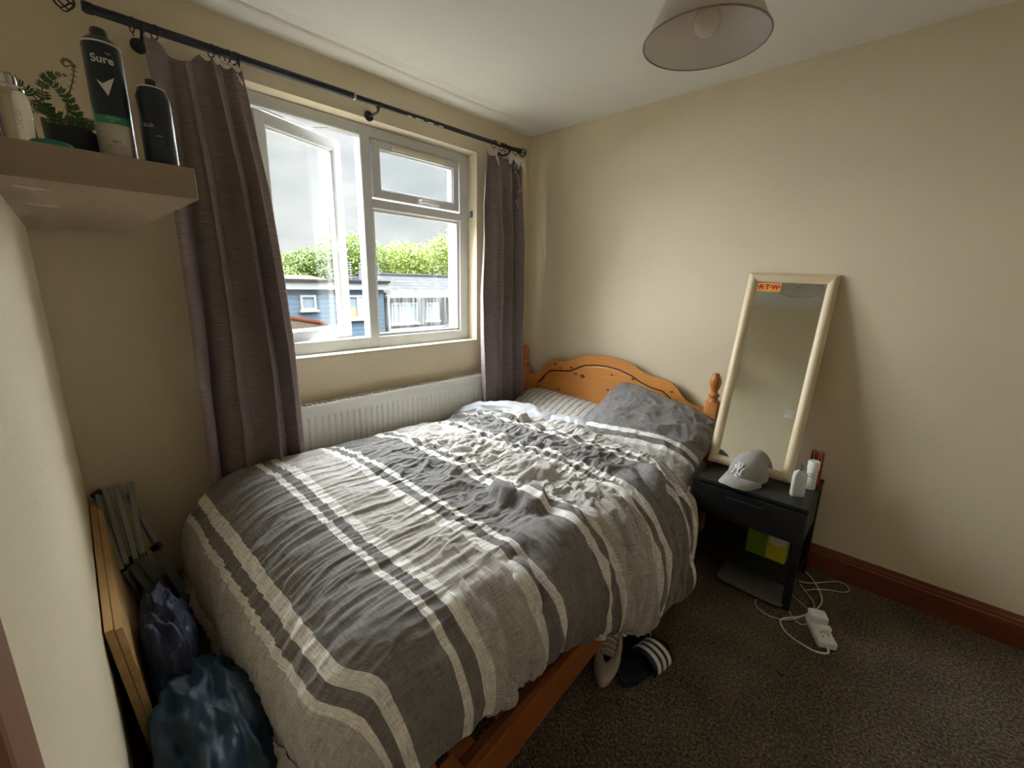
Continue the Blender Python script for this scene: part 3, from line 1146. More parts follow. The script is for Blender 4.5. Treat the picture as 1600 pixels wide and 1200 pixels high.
# raised field panel inside the dark groove
cx, cz = 0.752, 0.55
fld = [(cx + (x - cx) * 0.985, z - 0.010) for x, z in inner_pts]
bm = bmesh.new()
loop0 = [(0.205, ZB)] + fld + [(1.299, ZB)]
loop1 = [(0.215, ZB)] + [(cx + (x - cx) * 0.972, z - 0.017) for x, z in inner_pts] + [(1.289, ZB)]
a = [bm.verts.new((p[0], -0.055, p[1])) for p in loop0]
b = [bm.verts.new((p[0], -0.066, p[1])) for p in loop0]
c = [bm.verts.new((p[0], -0.069, p[1])) for p in loop1]
for A_, B_ in ((a, b), (b, c)):
    for i in range(len(A_)):
        j = (i + 1) % len(A_)
        bm.faces.new((A_[i], A_[j], B_[j], B_[i]))
bm.faces.new(c)
obj('headboard_panel', bm, pine_m, bed, True, 20)
# dark knots set into the boards
random.seed(11)
knot_m = plain('knot_brown', (0.13, 0.03, 0.008), 0.5, noise_amt=0.5, noise_scale=200)
for kx, kz, kr in ((0.36, 0.845, .006), (0.50, 0.838, .006), (0.60, 0.793, .013), (0.405, 0.822, .005), (0.235, 0.708, .007), (0.245, 0.735, .006), (0.82, 0.838, .006), (0.40, 0.665, .008), (0.80, 0.733, .007), (0.97, 0.835, .007), (0.985, 0.800, .006), (0.64, 0.62, .017), (0.66, 0.555, .007), (1.01, 0.72, .006), (1.35, 0.665, .010), (1.27, 0.56, .008), (1.22, 0.80, .006), (0.69, 0.60, .008), (1.24, 0.715, .005)):
    tb = bmesh.new()
    vs = []
    for i in range(12):
        a_ = 2 * PI * i / 12
        r_ = kr * 1.35 * random.uniform(0.75, 1.15)
        vs.append(tb.verts.new((kx + r_ * 1.15 * math.cos(a_), -0.0697, kz + r_ * 0.8 * math.sin(a_))))
    ws = [tb.verts.new((v.co.x, -0.060, v.co.z)) for v in vs]
    tb.faces.new(vs)
    for i in range(12):
        tb.faces.new((vs[i], vs[(i + 1) % 12], ws[(i + 1) % 12], ws[i]))
    obj('wood_knot', tb, knot_m, bed)


# side rails, foot rail, legs, ledges and slats; the frame stands a little askew
def rail(name, a, b, w, h, mat):
    bm = bmesh.new()
    bar(bm, a, b, w, h, 0.004)
    return obj(name, bm, mat, bed)


rail('side_rail', (1.468, -0.096, 0.165), (1.575, -2.015, 0.165), 0.026, 0.125, piney_m)
rail('side_rail', (0.095, -0.096, 0.165), (0.165, -1.985, 0.165), 0.026, 0.125, piney_m)
rail('ledge', (1.436, -0.10, 0.185), (1.541, -1.97, 0.185), 0.036, 0.03, piney_m)
rail('ledge', (0.127, -0.10, 0.185), (0.196, -1.95, 0.185), 0.036, 0.03, piney_m)
bm = bmesh.new()
bar(bm, (0.15, -2.005, 0.165), (1.585, -2.015, 0.165), 0.026, 0.125, 0.004)
obj('foot_rail', bm, pine_m, bed)
for x, y in ((0.19, -1.97), (1.535, -1.975)):
    obj('leg', nbox((x - 0.028, y - 0.020, 0.0), (x + 0.028, y + 0.022, 0.222), 0.004), pinez_m, bed)
for k in range(12):
    y = -0.22 - k * 0.155
    e = (0.106 * (-y) / 2.0)
    obj('slat', nbox((0.13 + e * 0.5, y - 0.035, 0.201), (1.43 + e * 0.95, y + 0.035, 0.217), 0.002), piney_m, bed)

# mattress in its white fitted sheet
bm = nbox((0.105, -1.965, 0.218), (1.492, -0.105, 0.475), 0.05, 4)
mt = obj('mattress', bm, sheet_m, None, True, 60)
tag(mt, 'white sheeted mattress showing below the large grey pillow', 'mattress')

# ------------------------------------------------------------------ duvet
def duvet_base(NU,NV):
    """u across the bed (window side -> room side), v from head to foot; returns base points and cloth coordinates"""
    U,V=np.meshgrid(np.linspace(0,1,NU),np.linspace(0,1,NV),indexing='ij')
    Dw,Dr,Df=.30,.66,.64
    XW,XR,YF=.24,1.38,-1.99
    cw=-Dw+(XR-XW+Dw+Dr)*U+XW            # flat cloth x
    yh=np.interp(cw,[-.1,.1,.3,.8,1.1,1.4,1.7,2.1],[-.74,-.70,-.58,-.47,-.53,-.58,-.70,-.76])
    cy=yh+(YF-Df-yh)*V                   # flat cloth y
    dx=np.where(cw>XR,(cw-XR)/Dr,np.where(cw<XW,(XW-cw)/Dw,0)); sx=np.where(cw>XR,1.,-1.)
    dy=np.where(cy<YF,(YF-cy)/Df,0)
    t=np.minimum((dx**4+dy**4)**.25,1.0)
    ang=np.arctan2(dy,dx+1e-9)           # 0 side, pi/2 foot
    k=ang/(np.pi/2)
    k=k*k*(3-2*k)
    Cx=np.clip(cw,XW,XR); Cy=np.maximum(cy,YF)
    # outward reach, hem height round the perimeter
    rr=np.interp(-Cy,[.5,.7,1.15,1.4,1.7,1.85,2.0],[.25,.27,.275,.235,.205,.19,.20])
    Rside=np.where(sx>0,rr,.15); Rh=Rside*(1-k)+.275*k
    Rh=Rh*(1-.10*np.sin(2*ang)**2*(sx>0))
    hr=np.interp(-Cy,[.5,.8,1.15,1.35,1.6,1.8,2.0],[.20,.09,.13,.24,.35,.31,.35])
    hw=np.interp(-Cy,[.5,1.9,2.0],[.40,.36,.30])
    hf=np.interp(Cx,[.2,.5,.75,1.1,1.38],[.20,.16,.17,.22,.34])
    hem=np.where(sx>0,hr,hw)*(1-k)+hf*k
    ztop=.62+.012*np.sin(3.1*Cx+1)*np.sin(2.3*Cy)-.035*np.clip((.45-Cx)/.25,0,1)
    ph=t*np.radians(150)
    out=Rh*np.sin(np.minimum(ph,np.pi/2))*1.0
    out=np.where(ph>np.pi/2,Rh*(1-.35*(1-np.sin(ph))),out)
    Rv=ztop-hem
    e=(1-np.cos(ph)); e=np.where(ph<=np.radians(115),e/(1-np.cos(np.radians(115))),1-.10*(ph-np.radians(115)))
    z=ztop-Rv*np.clip(e,0,1.2)
    nx=np.cos(ang)*sx; ny=-np.sin(ang)
    flat=.5*np.clip(dx*3,0,1)*np.clip(dy*3,0,1)      # corner cloth hangs partly straight down
    inside=t<=0
    nx=np.where(inside,0,nx);ny=np.where(inside,0,ny)
    X=Cx+nx*out; Y=Cy+ny*out
    px_=np.minimum(dx*np.radians(150),np.pi/2);py_=np.minimum(dy*np.radians(150),np.pi/2)
    X=X*(1-flat)+flat*(Cx+sx*Rside*.95*np.sin(px_)); Y=Y*(1-flat)+flat*(Cy-.25*np.sin(py_))
    # head edge sinks to the mattress
    sh=np.clip(V/.055,0,1); z=z-(1-np.sin(sh*np.pi/2))*.09*(t<.3)
    return np.stack([X,Y,z],-1),np.stack([cw,cy],-1)
def normals(B):
    du=np.gradient(B,axis=0);dv=np.gradient(B,axis=1)
    n=np.cross(dv,du); n/=np.linalg.norm(n,axis=-1,keepdims=True)+1e-12
    return n

def cloth_field(shape, len_u, len_v, seed):
    """smooth random field; len_u, len_v are the feature sizes in grid cells"""
    r = np.random.default_rng(seed)
    F = np.fft.rfft2(r.standard_normal(shape))
    fu = np.fft.fftfreq(shape[0])[:, None]
    fv = np.fft.rfftfreq(shape[1])[None]
    F = F * np.exp(-((fu * len_u) ** 2 + (fv * len_v) ** 2) * 12)
    g = np.fft.irfft2(F, s=shape)
    return g / g.std()


def sheared(g, k):
    """slide every row sideways so that its features run diagonally"""
    out = np.empty_like(g)
    for i in range(g.shape[0]):
        out[i] = np.roll(g[i], int(round(k * i)))
    return out


def ridge(g, sharp=0.25):
    """sharp crests where the field crosses zero"""
    return 1 - np.sqrt(g * g + sharp * sharp)


def duvet_wrinkles(B, N):
    NU, NV = B.shape[:2]
    sh = (NU, NV)
    x, y, z = B[..., 0], B[..., 1], B[..., 2]

    def blob(cx, cy, sx, sy):
        return np.exp(-((x - cx) / sx) ** 2 - ((y - cy) / sy) ** 2)

    def blur(a, n):
        for _ in range(n):
            a = (a + np.roll(a, 1, 0) + np.roll(a, -1, 0) + np.roll(a, 1, 1) + np.roll(a, -1, 1)) / 5
        return a
    crump = np.clip(1.1 * blob(.80, -1.05, .50, .50) + .7 * blob(.35, -.90, .35, .30) + .6 * blob(1.30, -1.35, .30, .35), 0, 1)
    side = blur(((x > 1.44) & (y > -1.9)) * 1., 25)
    foot = blur(((y < -2.0) & (z < .59)) * 1., 25)
    calm = np.clip(1 - crump - side - foot, 0, 1)
    patch = 0.55 + 0.45 * np.tanh(cloth_field(sh, 14, 14, 5))
    big = cloth_field(sh, 13, 15, 11)
    mid = ridge(cloth_field(sh, 6.5, 7.5, 12))
    mid2 = ridge(sheared(cloth_field(sh, 4.0, 8.0, 13), 0.6))
    fine = ridge(sheared(cloth_field(sh, 2.4, 4.5, 14), -0.5))
    lon = ridge(sheared(cloth_field(sh, 4.2, 26, 15), 0.35))
    lon2 = ridge(sheared(cloth_field(sh, 2.4, 18, 16), 0.45))
    hang = ridge(cloth_field(sh, 22, 4.6, 17))
    hang2 = ridge(cloth_field(sh, 14, 2.6, 18))
    frill = ridge(sheared(cloth_field(sh, 3.0, 18, 19), 0.25))
    d = .004 * big
    d += crump * (.0140 * mid + .0110 * mid2 * patch + .0055 * fine * patch + .005 * big)
    d += calm * (.0060 * lon * patch + .0028 * lon2 + .0026 * mid)
    d += side * (.0170 * hang + .0080 * hang2 + .003 * mid)
    d += foot * (.0012 * frill * patch + .0030 * lon2 + .004 * mid2)
    X = B + N * (d + .008)[..., None]
    eu = .035 + .10 * crump + .025 * foot + .035 * calm
    ev = .025 + .10 * crump + .120 * side
    eu = eu * (0.6 + 0.5 * patch)
    ev = ev * (0.6 + 0.5 * patch)

    def pairs(di, dj):
        s = (slice(0, NU - di), slice(max(0, -dj), NV - max(0, dj)))
        t = (slice(di, NU), slice(max(0, dj), NV + min(0, dj)))
        l = np.linalg.norm(B[t] - B[s], axis=-1)
        wu, wv = float(di != 0), float(dj != 0)
        ex = ((eu[s] + eu[t]) * wu + (ev[s] + ev[t]) * wv) / 2 / (wu + wv)
        return s, t, l * (1 + ex)
    sets = [(*pairs(di, dj), k) for di, dj, k in ((1, 0, 1), (0, 1, 1), (1, 1, .35), (1, -1, .35))]
    V = np.zeros_like(X)
    for it in range(SIM_STEPS):
        P = X + V * .9
        for inner in range(5):
            D = np.zeros_like(P)
            for s, t, l, k in sets:
                e = P[t] - P[s]
                n = np.sqrt((e * e).sum(-1)) + 1e-9
                c = ((n - l) / n * (.5 * k))[..., None] * e
                D[s] += c
                D[t] -= c
            P = P + D * .5
        lap = np.zeros_like(P)
        lap[1:-1] += P[2:] + P[:-2] - 2 * P[1:-1]
        lap[:, 1:-1] += P[:, 2:] + P[:, :-2] - 2 * P[:, 1:-1]
        P = P + lap * .003
        off = P - B
        h = (off * N).sum(-1, keepdims=True)
        P = P - N * (h - .008) * .002 - (off - h * N) * .02
        h = ((P - B) * N).sum(-1, keepdims=True)
        P = P - N * (np.minimum(h + .006, 0) + np.maximum(h - .045, 0) * .35)
        V = P - X
        X = P
    return X


def refine(X):
    """twice the resolution, smoothly interpolated"""
    def up(A):
        n = A.shape[0]
        P = np.concatenate([A[:1], A, A[-1:]], 0)
        mid = (-P[:-3] + 9 * P[1:-2] + 9 * P[2:-1] - P[3:]) / 16 if n > 2 else (A[1:] + A[:-1]) / 2
        out = np.empty((2 * n - 1,) + A.shape[1:])
        out[0::2] = A
        out[1::2] = mid
        return out
    return np.swapaxes(up(np.swapaxes(up(X), 0, 1)), 0, 1)


def fine_creases(X):
    """thin sharp creases of the cotton cover, laid over the big folds"""
    sh = X.shape[:2]
    x, y = X[..., 0], X[..., 1]
    c = np.clip(np.exp(-((x - .78) / .55) ** 2 - ((y + 1.0) / .55) ** 2) + .22, 0, 1)
    f1 = ridge(sheared(cloth_field(sh, 6.4, 14, 31), 0.5), 0.06)
    f2 = ridge(sheared(cloth_field(sh, 13, 6.4, 32), -0.4), 0.06)
    f3 = ridge(cloth_field(sh, 3.0, 4.2, 33), 0.10)
    f4 = ridge(sheared(cloth_field(sh, 3.6, 13, 35), -0.7), 0.06)
    g = .5 + .5 * np.tanh(1.5 * cloth_field(sh, 22, 22, 34))
    d = c * (.0056 * f1 * g + .0056 * f2 * (1 - g) + .0020 * f4 * g + .0012 * f3)
    s = np.clip((x - 1.36) / .16, 0, 1) * np.clip((y + 2.05) / .25, 0, 1)
    d += s * (.0125 * ridge(cloth_field(sh, 70, 8.5, 36), 0.3) + .0042 * ridge(sheared(cloth_field(sh, 40, 4.6, 37), 0.0), 0.15))
    t = np.clip((-y - 2.02) / .12, 0, 1)
    d += t * (.0018 * ridge(sheared(cloth_field(sh, 9, 34, 38), 0.3), 0.2) + .0020 * f3)
    return X + normals(X) * d[..., None]


NU, NV = 260, 270
SIM_STEPS = 9
B_, C_ = duvet_base(NU, NV)
N_ = normals(B_)
Pd = duvet_wrinkles(B_, N_)
Pd = fine_creases(refine(Pd))
C_ = refine(C_)
NU, NV = Pd.shape[:2]
# the head end is turned down: cloth thickness comes from the rolled lower rows
uvd = np.stack([C_[..., 0], -C_[..., 1]], -1)
duvet = grid_mesh('duvet', Pd, duvet_m, None, uvd)
tag(duvet, 'crumpled grey and white striped duvet spread over the bed', 'duvet')


# the double-stitched flange round the foot and room-side hem
rowv = int(NV * 0.905)
ring_pts = [Pd[i, rowv] for i in range(12, int(NU * 0.86), 2)]
nf = len(ring_pts)
FL = np.zeros((nf, 7, 3))
for i, p in enumerate(ring_pts):
    a_ = ring_pts[max(i - 2, 0)]
    b_ = ring_pts[min(i + 2, nf - 1)]
    tx, ty = b_[0] - a_[0], b_[1] - a_[1]
    ln = math.hypot(tx, ty) + 1e-9
    ox_, oy_ = ty / ln, -tx / ln
    if oy_ > 0:
        ox_, oy_ = -ox_, -oy_
    wv_ = 0.7 * noise.noise(Vector((i * 0.09, 3.3, 0)))
    wz_ = noise.noise(Vector((i * 0.17, 9.3, 0)))
    for j in range(7):
        t = j / 6
        FL[i, j] = (p[0] + ox_ * (0.002 + 0.020 * t * (0.9 + wv_)), p[1] + oy_ * (0.002 + 0.020 * t * (0.9 + wv_)), p[2] + 0.004 - 0.026 * t * (0.8 + 0.8 * wz_))
fl_o = grid_mesh('hem_flange', FL, plain('hem_cotton', (0.40, 0.375, 0.345), 0.85, noise_amt=0.05), duvet)
fl_o.modifiers.new('t', 'SOLIDIFY').thickness = 0.004
fl_o['label'] = 'pale stitched flange along the hem'


def hf(x, y, z0):
    """a few octaves of ridged creases"""
    v = 0
    a = 1
    f = 1
    for k in range(4):
        v += a * (1 - abs(noise.noise(Vector((x * f, y * f, z0 + k * 7.3)))) * 2)
        a *= 0.5
        f *= 1.9
    return v - 1.0


# turned-back head edge: pale underside rolled over toward the pillows
def roll(name, cpts, rx, rz, label, seed, mat, parent):
    C = catmull([Vector(p) for p in cpts], 14)
    n = len(C)
    m = 64
    P = np.zeros((n, m, 3))
    for i, c in enumerate(C):
        d = (C[min(i + 1, n - 1)] - C[max(i - 1, 0)]).normalized()
        s = Vector((d.y, -d.x, 0)).normalized()
        t = i / (n - 1)
        e = math.sqrt(max(0.0, 1 - abs(2 * t - 1) ** 3.2)) * 0.97 + 0.03
        for k in range(m):
            a = 2 * PI * k / m
            ca, sa = math.cos(a), math.sin(a)
            w = 1 + 0.16 * noise.noise(Vector((i * 0.09, math.cos(a) * 1.2, math.sin(a) * 1.2 + seed)))
            w += 0.17 * hf(i * 0.11, math.cos(a + i * .02) * 1.5 + seed, math.sin(a) * 1.5)
            p = c + s * (rx * e * w * math.copysign(abs(ca) ** 0.85, ca)) + Vector((0, 0, 1)) * (rz * e * w * math.copysign(abs(sa) ** 0.85, sa))
            P[i, k] = p
    P = np.transpose(P, (1, 0, 2))
    o = grid_mesh(name, P, mat, parent, closed_u=True)
    if label:
        o['label'] = label
    return o


roll('turned_edge', [(0.10, -0.80, 0.545), (0.20, -0.66, 0.570), (0.36, -0.555, 0.578), (0.55, -0.47, 0.560), (0.70, -0.42, 0.535)], 0.095, 0.075, 'pale turned-back underside', 1.0, under_m, duvet)
roll('turned_edge', [(0.62, -0.50, 0.550), (0.74, -0.43, 0.565), (0.86, -0.42, 0.552), (1.00, -0.46, 0.525)], 0.075, 0.060, 'pale turned-back underside', 5.0, under_m, duvet)


# ------------------------------------------------------------------ pillows
def pillow(name, M, L, W, T, mat, seed, label, uvf, crease=1.0, corner=0.02, n=150, sag=None):
    us = np.linspace(-1, 1, n)
    vs = np.linspace(-1, 1, int(n * 0.8))
    top = np.zeros((len(us), len(vs), 3))
    uv = np.zeros((len(us), len(vs), 2))
    bot = np.zeros_like(top)
    for i, u in enumerate(us):
        for j, v in enumerate(vs):
            cu, cv = abs(u), abs(v)
            h = max(0.0, (1 - cu ** 2.6)) ** 0.55 * max(0.0, (1 - cv ** 2.6)) ** 0.55
            # edges pull in between the corners
            px = u * (1 - 0.045 * (1 - cv ** 2) * cu ** 3 - 0.050 * cu ** 4 * cv ** 4) * L / 2
            py = v * (1 - 0.060 * (1 - cu ** 2) * cv ** 3 - 0.075 * cu ** 4 * cv ** 4) * W / 2
            edge = (1 - max(cu, cv))
            # creases fan from the corners and gather at the seams
            q = 0.0065 * hf(u * 2.6 + seed, v * 2.6, seed) * crease
            q += 0.006 * crease * math.sin(19 * (v - 0.4 * u) + 3 * noise.noise(Vector((u * 2, v * 2, seed)))) * math.exp(-edge * 5.0) * min(1, edge * 12)
            z = T / 2 * h + q * min(1, h * 2.5)
            if sag:
                z += sag(u, v) * h
            top[i, j] = (px, py, z)
            bot[i, j] = (px, py, -T / 2 * h * 0.6)
            uv[i, j] = uvf(px, py, z)
    # one closed body
    bm = bmesh.new()
    lay = bm.loops.layers.uv.new('cloth')
    nu, nv = len(us), len(vs)
    A = [[bm.verts.new(M @ Vector(top[i, j])) for j in range(nv)] for i in range(nu)]
    Bv = [[A[i][j] if (i in (0, nu - 1) or j in (0, nv - 1)) else bm.verts.new(M @ Vector(bot[i, j])) for j in range(nv)] for i in range(nu)]
    for S in (A, Bv):
        for i in range(nu - 1):
            for j in range(nv - 1):
                ids = ((i, j), (i + 1, j), (i + 1, j + 1), (i, j + 1))
                try:
                    f = bm.faces.new([S[p][q] for p, q in ids])
                except ValueError:
                    continue
                for lp, (p, q) in zip(f.loops, ids):
                    lp[lay].uv = uv[p, q]
    o = obj(name, bm, mat, None, True)
    tag(o, label, 'pillow', 'pillows at the head of the bed')
    return o


# flat ticking pillow on the window side
M = frame_matrix((0.55, -0.235, 0.545), (0.995, 0.02, -0.055), (0, 0.93, 0.36))
pillow('pillow', M, 0.84, 0.40, 0.16, tick_m, 2.0, 'flat pillow with thin grey ticking stripes, on the window side of the bed', lambda x, y, z: (y + 0.3, x + 0.42), 0.55)
# big grey pillow propped on the headboard
M = frame_matrix((1.185, -0.265, 0.612), (0.975, -0.03, -0.20), (-0.06, 0.84, 0.56))
pillow('pillow', M, 0.70, 0.50, 0.25, pillow_m, 6.0, 'large plump grey pillow with white stripes leaning on the headboard by the mirror', lambda x, y, z: (x + 0.4, 0.27 - y + 0.06 * math.sin(5 * x)), 1.6)

# ------------------------------------------------------------------ bedside cabinet
nsd = thing('bedside_table', 'black bedside table with one drawer and open shelf, by the headboard', 'bedside table', (1.5375, -0.455, 0))
NW, ND_, NH = 0.463, 0.41, 0.503
bm = nbox((0, 0.0, NH - 0.018), (NW, ND_, NH), 0.002)
obj('table_top', bm, black_m, nsd)
for x0 in (0.0, NW - 0.036):
    for y0 in (0.008, ND_ - 0.036):
        obj('leg', nbox((x0, y0, 0.0), (x0 + 0.034, y0 + 0.028, NH - 0.018), 0.002), black_m, nsd)
for x0 in (0.006, NW - 0.022):
    obj('side_panel', nbox((x0, 0.034, 0.30), (x0 + 0.014, ND_ - 0.034, NH - 0.018), 0.001), black_m, nsd)
obj('back_panel', nbox((0.034, ND_ - 0.022, 0.30), (NW - 0.036, ND_ - 0.010, NH - 0.018)), black_m, nsd)
obj('lower_shelf', nbox((0.004, 0.012, 0.115), (NW - 0.004, ND_ - 0.010, 0.131), 0.001), black_m, nsd)
dr = obj('drawer', nbox((0.004, -0.006, 0.335), (NW - 0.004, 0.012, NH - 0.024), 0.002), black_m, nsd)
bm = bmesh.new()
tube(bm, catmull([(0.155, -0.006, NH - 0.05), (0.158, -0.020, NH - 0.05), (0.20, -0.022, NH - 0.05), (0.27, -0.022, NH - 0.05), (0.298, -0.020, NH - 0.05), (0.301, -0.006, NH - 0.05)], 4), 0.0045, 8)
obj('drawer_handle', bm, blackp_m, dr, True)

# carton on the lower shelf
ct = thing('carton', 'green and yellow carton standing on the shelf of the bedside table', 'carton', (1.85, -0.275, 0.131))
obj('carton_body', nbox((-0.085, -0.03, 0.0), (0.085, 0.03, 0.150), 0.002), grn_m, ct)
o = obj('yellow_panel', nbox((0.003, -0.0312, 0.006), (0.083, -0.0300, 0.142)), yel_m, ct)
bm = bmesh.new()
pp = [(0.010 + 0.0, 0.110)] + [(0.045 - 0.037 * math.cos(a), 0.112 - 0.030 * math.sin(a)) for a in [PI * i / 14 for i in range(15)]] + [(0.082, 0.134), (0.010, 0.134)]
extrude_poly(bm, pp, -0.0322, -0.0310, 'y')
obj('white_panel', bm, prt_m, ct)

# flat grey slab on the floor under it
bm = bmesh.new()


def rounded_rect(w, d, r, n=8):
    P = []
    for cx_, cy_, a0 in ((w / 2 - r, d / 2 - r, 0), (-w / 2 + r, d / 2 - r, 90), (-w / 2 + r, -d / 2 + r, 180), (w / 2 - r, -d / 2 + r, 270)):
        for i in range(n + 1):
            a_ = R(a0 + 90 * i / n)
            P.append((cx_ + r * math.cos(a_), cy_ + r * math.sin(a_)))
    return P


sc = thing('bathroom_scale', 'flat grey slab with rounded corners on the floor under the bedside table', 'scale', (1.835, -0.315, 0.0), (0, 0, R(-2)))
obj('scale_top', extrude_poly(bmesh.new(), rounded_rect(0.29, 0.30, 0.035), 0.018, 0.026, 'z'), slab_m, sc, True, 30)
obj('scale_rim', extrude_poly(bmesh.new(), rounded_rect(0.285, 0.295, 0.035), 0.006, 0.018, 'z'), blackp_m, sc, True, 30)
for fx in (-0.1, 0.1):
    for fy in (-0.1, 0.1):
        obj('foot', nbox((fx - 0.012, fy - 0.012, 0.0), (fx + 0.012, fy + 0.012, 0.006)), blackp_m, sc)


# ------------------------------------------------------------------ mirror leaning on the wall
ZT = 0.503
mo = Vector((1.706, -0.228, ZT + 0.008))
mu = (Vector((1.742, -0.006, 1.468)) - mo)
ML = mu.length
MM = frame_matrix(mo, (1.0, 0.055, -0.030), mu)
mir = thing('mirror', 'tall pale wood framed mirror leaning on the wall behind the cap', 'mirror')
mir.matrix_world = MM
FW_, FD_ = 0.044, 0.022
MW = 0.374
prof = [(0, 0.0), (0, 0.012), (0.006, 0.018), (0.014, FD_ + 0.001), (0.026, FD_), (0.036, 0.015), (FW_, 0.009), (FW_, 0.0)]   # (inward, out)


def mirror_side(corners_a, corners_b):
    pass


def mitred(x0, x1, y0, y1, side):
    bm = bmesh.new()
    ra, rb = [], []
    for inn, out_ in prof:
        if side == 'left':
            a_, b_ = (x0 + inn, y0 + inn), (x0 + inn, y1 - inn)
        elif side == 'right':
            a_, b_ = (x1 - inn, y0 + inn), (x1 - inn, y1 - inn)
        elif side == 'bottom':
            a_, b_ = (x0 + inn, y0 + inn), (x1 - inn, y0 + inn)
        else:
            a_, b_ = (x0 + inn, y1 - inn), (x1 - inn, y1 - inn)
        ra.append(bm.verts.new((*a_, out_)))
        rb.append(bm.verts.new((*b_, out_)))
    n_ = len(prof)
    for i in range(n_):
        j = (i + 1) % n_
        bm.faces.new((ra[i], ra[j], rb[j], rb[i]))
    bm.faces.new(ra)
    bm.faces.new(rb)
    return bm


birchl_m = wood('birch_frame_long', (0.66, 0.52, 0.33), (0.78, 0.65, 0.44), axis='Y', rough=0.4, grain=22.0, knots=False)
for sd_ in ('left', 'right', 'bottom', 'top'):
    obj('frame_side', mitred(-MW / 2, MW / 2, 0.0, ML, sd_), birchl_m if sd_ in ('left', 'right') else birchx_m, mir, True, 40)
mg = bpy.data.materials.new('mirror_glass')
mg.use_nodes = True
_b = mg.node_tree.nodes['Principled BSDF']
_b.inputs['Base Color'].default_value = (0.80, 0.83, 0.80, 1)
_b.inputs['Metallic'].default_value = 1.0
_b.inputs['Roughness'].default_value = 0.015
obj('mirror_glass', nbox((-MW / 2 + FW_ - 0.004, FW_ - 0.004, 0.001), (MW / 2 - FW_ + 0.004, ML - FW_ + 0.004, 0.007)), mg, mir)
obj('backing_board', nbox((-MW / 2 + 0.006, 0.006, -0.004), (MW / 2 - 0.006, ML - 0.006, 0.0)), board_m, mir)
st = obj('sticker', nbox((-0.1425, ML - FW_ - 0.046, 0.0072), (-0.038, ML - FW_ - 0.004, 0.0078), 0.0), orange_m, mir)
st['label'] = 'orange sticker lettered in red'
text('lettering', '\u00b7R\u00b7T\u00b7W\u00b7', 0.031, Matrix.Translation((-0.0885, ML - FW_ - 0.0245, 0.0080)), red_m, st, 0.0002, 0.0016)

# ------------------------------------------------------------------ baseball cap
cap = thing('baseball_cap', 'grey baseball cap with white interlocked letters on the bedside table', 'cap', (1.728, -0.310, ZT), (0, 0, R(-14)))
# local frame: brim points to -Y
nu, nv = 60, 26
P = np.zeros((nu, nv, 3))
for i in range(nu):
    a_ = 2 * PI * i / nu
    for j in range(nv):
        t = j / (nv - 1)
        ph = t * PI / 2
        seam = 1 - 0.012 * abs(math.cos(3 * a_)) ** 10
        rx_, ry_, hz = 0.083, 0.096, 0.122
        bx = math.cos(ph) ** 0.95
        x = rx_ * math.cos(a_) * bx * seam
        y = ry_ * math.sin(a_) * bx * seam + 0.010 * t
        z = 0.012 + hz * math.sin(ph) ** 1.05
        z += 0.003 * noise.noise(Vector((x * 30, y * 30, z * 30)))
        if math.sin(a_) < -0.2:
            y -= 0.014 * math.sin(PI * min(1, t * 1.3)) * (-math.sin(a_))
        P[i, j] = (x, y, z)
crown = grid_mesh('crown', P, capg_m, cap, closed_u=True)
crown.modifiers.new('t', 'SOLIDIFY').thickness = 0.002
bm = lathe(bmesh.new(), [(0.0, 0.004), (0.005, 0.0035), (0.008, 0.0)], 16, Matrix.Translation((0, 0.010, 0.1335)), close=False)
obj('top_button', bm, capg_m, cap, True)
nu, nv = 44, 16
P = np.zeros((nu, nv, 3))
for i in range(nu):
    a_ = R(200 + 140 * i / (nu - 1))
    for j in range(nv):
        t = j / (nv - 1)
        x0_, y0_ = 0.083 * math.cos(a_), 0.096 * math.sin(a_)
        w_ = math.sin(PI * i / (nu - 1)) ** 0.55
        x1_, y1_ = 0.088 * math.cos(a_), 0.096 * math.sin(a_) - 0.094 * w_
        x = x0_ + (x1_ - x0_) * t
        y = y0_ + (y1_ - y0_) * t
        z = 0.020 + 0.012 * (1 - (x / 0.085) ** 2) - 0.018 * t * (abs(x) / 0.085) ** 1.3 - 0.014 * t * t
        P[i, j] = (x, y, z)
br = grid_mesh('brim', P, capg_m, cap)
br.modifiers.new('t', 'SOLIDIFY').thickness = 0.003


def on_crown(u, v):
    """map flat emblem coordinates (metres) onto the crown front"""
    z = 0.068 + v
    ph = math.asin(min(1, max(0, (z - 0.012) / 0.122)) ** (1 / 1.05))
    t = ph / (PI / 2)
    bx = math.cos(ph) ** 0.95
    a_ = -PI / 2 + u / 0.083
    x = 0.083 * math.cos(a_) * bx
    y = 0.096 * math.sin(a_) * bx + 0.010 * t
    if math.sin(a_) < -0.2:
        y -= 0.014 * math.sin(PI * min(1, t * 1.3)) * (-math.sin(a_))
    n_ = Vector((x / 0.083 ** 2, y / 0.096 ** 2, (z - 0.012) / 0.12 ** 2)).normalized()
    return Vector((x, y, z)) + n_ * 0.0022


def stroke(bm, pts, w):
    L_ = []
    for (u0, v0), (u1, v1) in zip(pts, pts[1:]):
        for k in range(6):
            L_.append((u0 + (u1 - u0) * k / 6, v0 + (v1 - v0) * k / 6))
    L_.append(pts[-1])
    tube(bm, [on_crown(p[0] * 1.28, p[1] * 1.28) for p in L_], w * 1.1, 8)


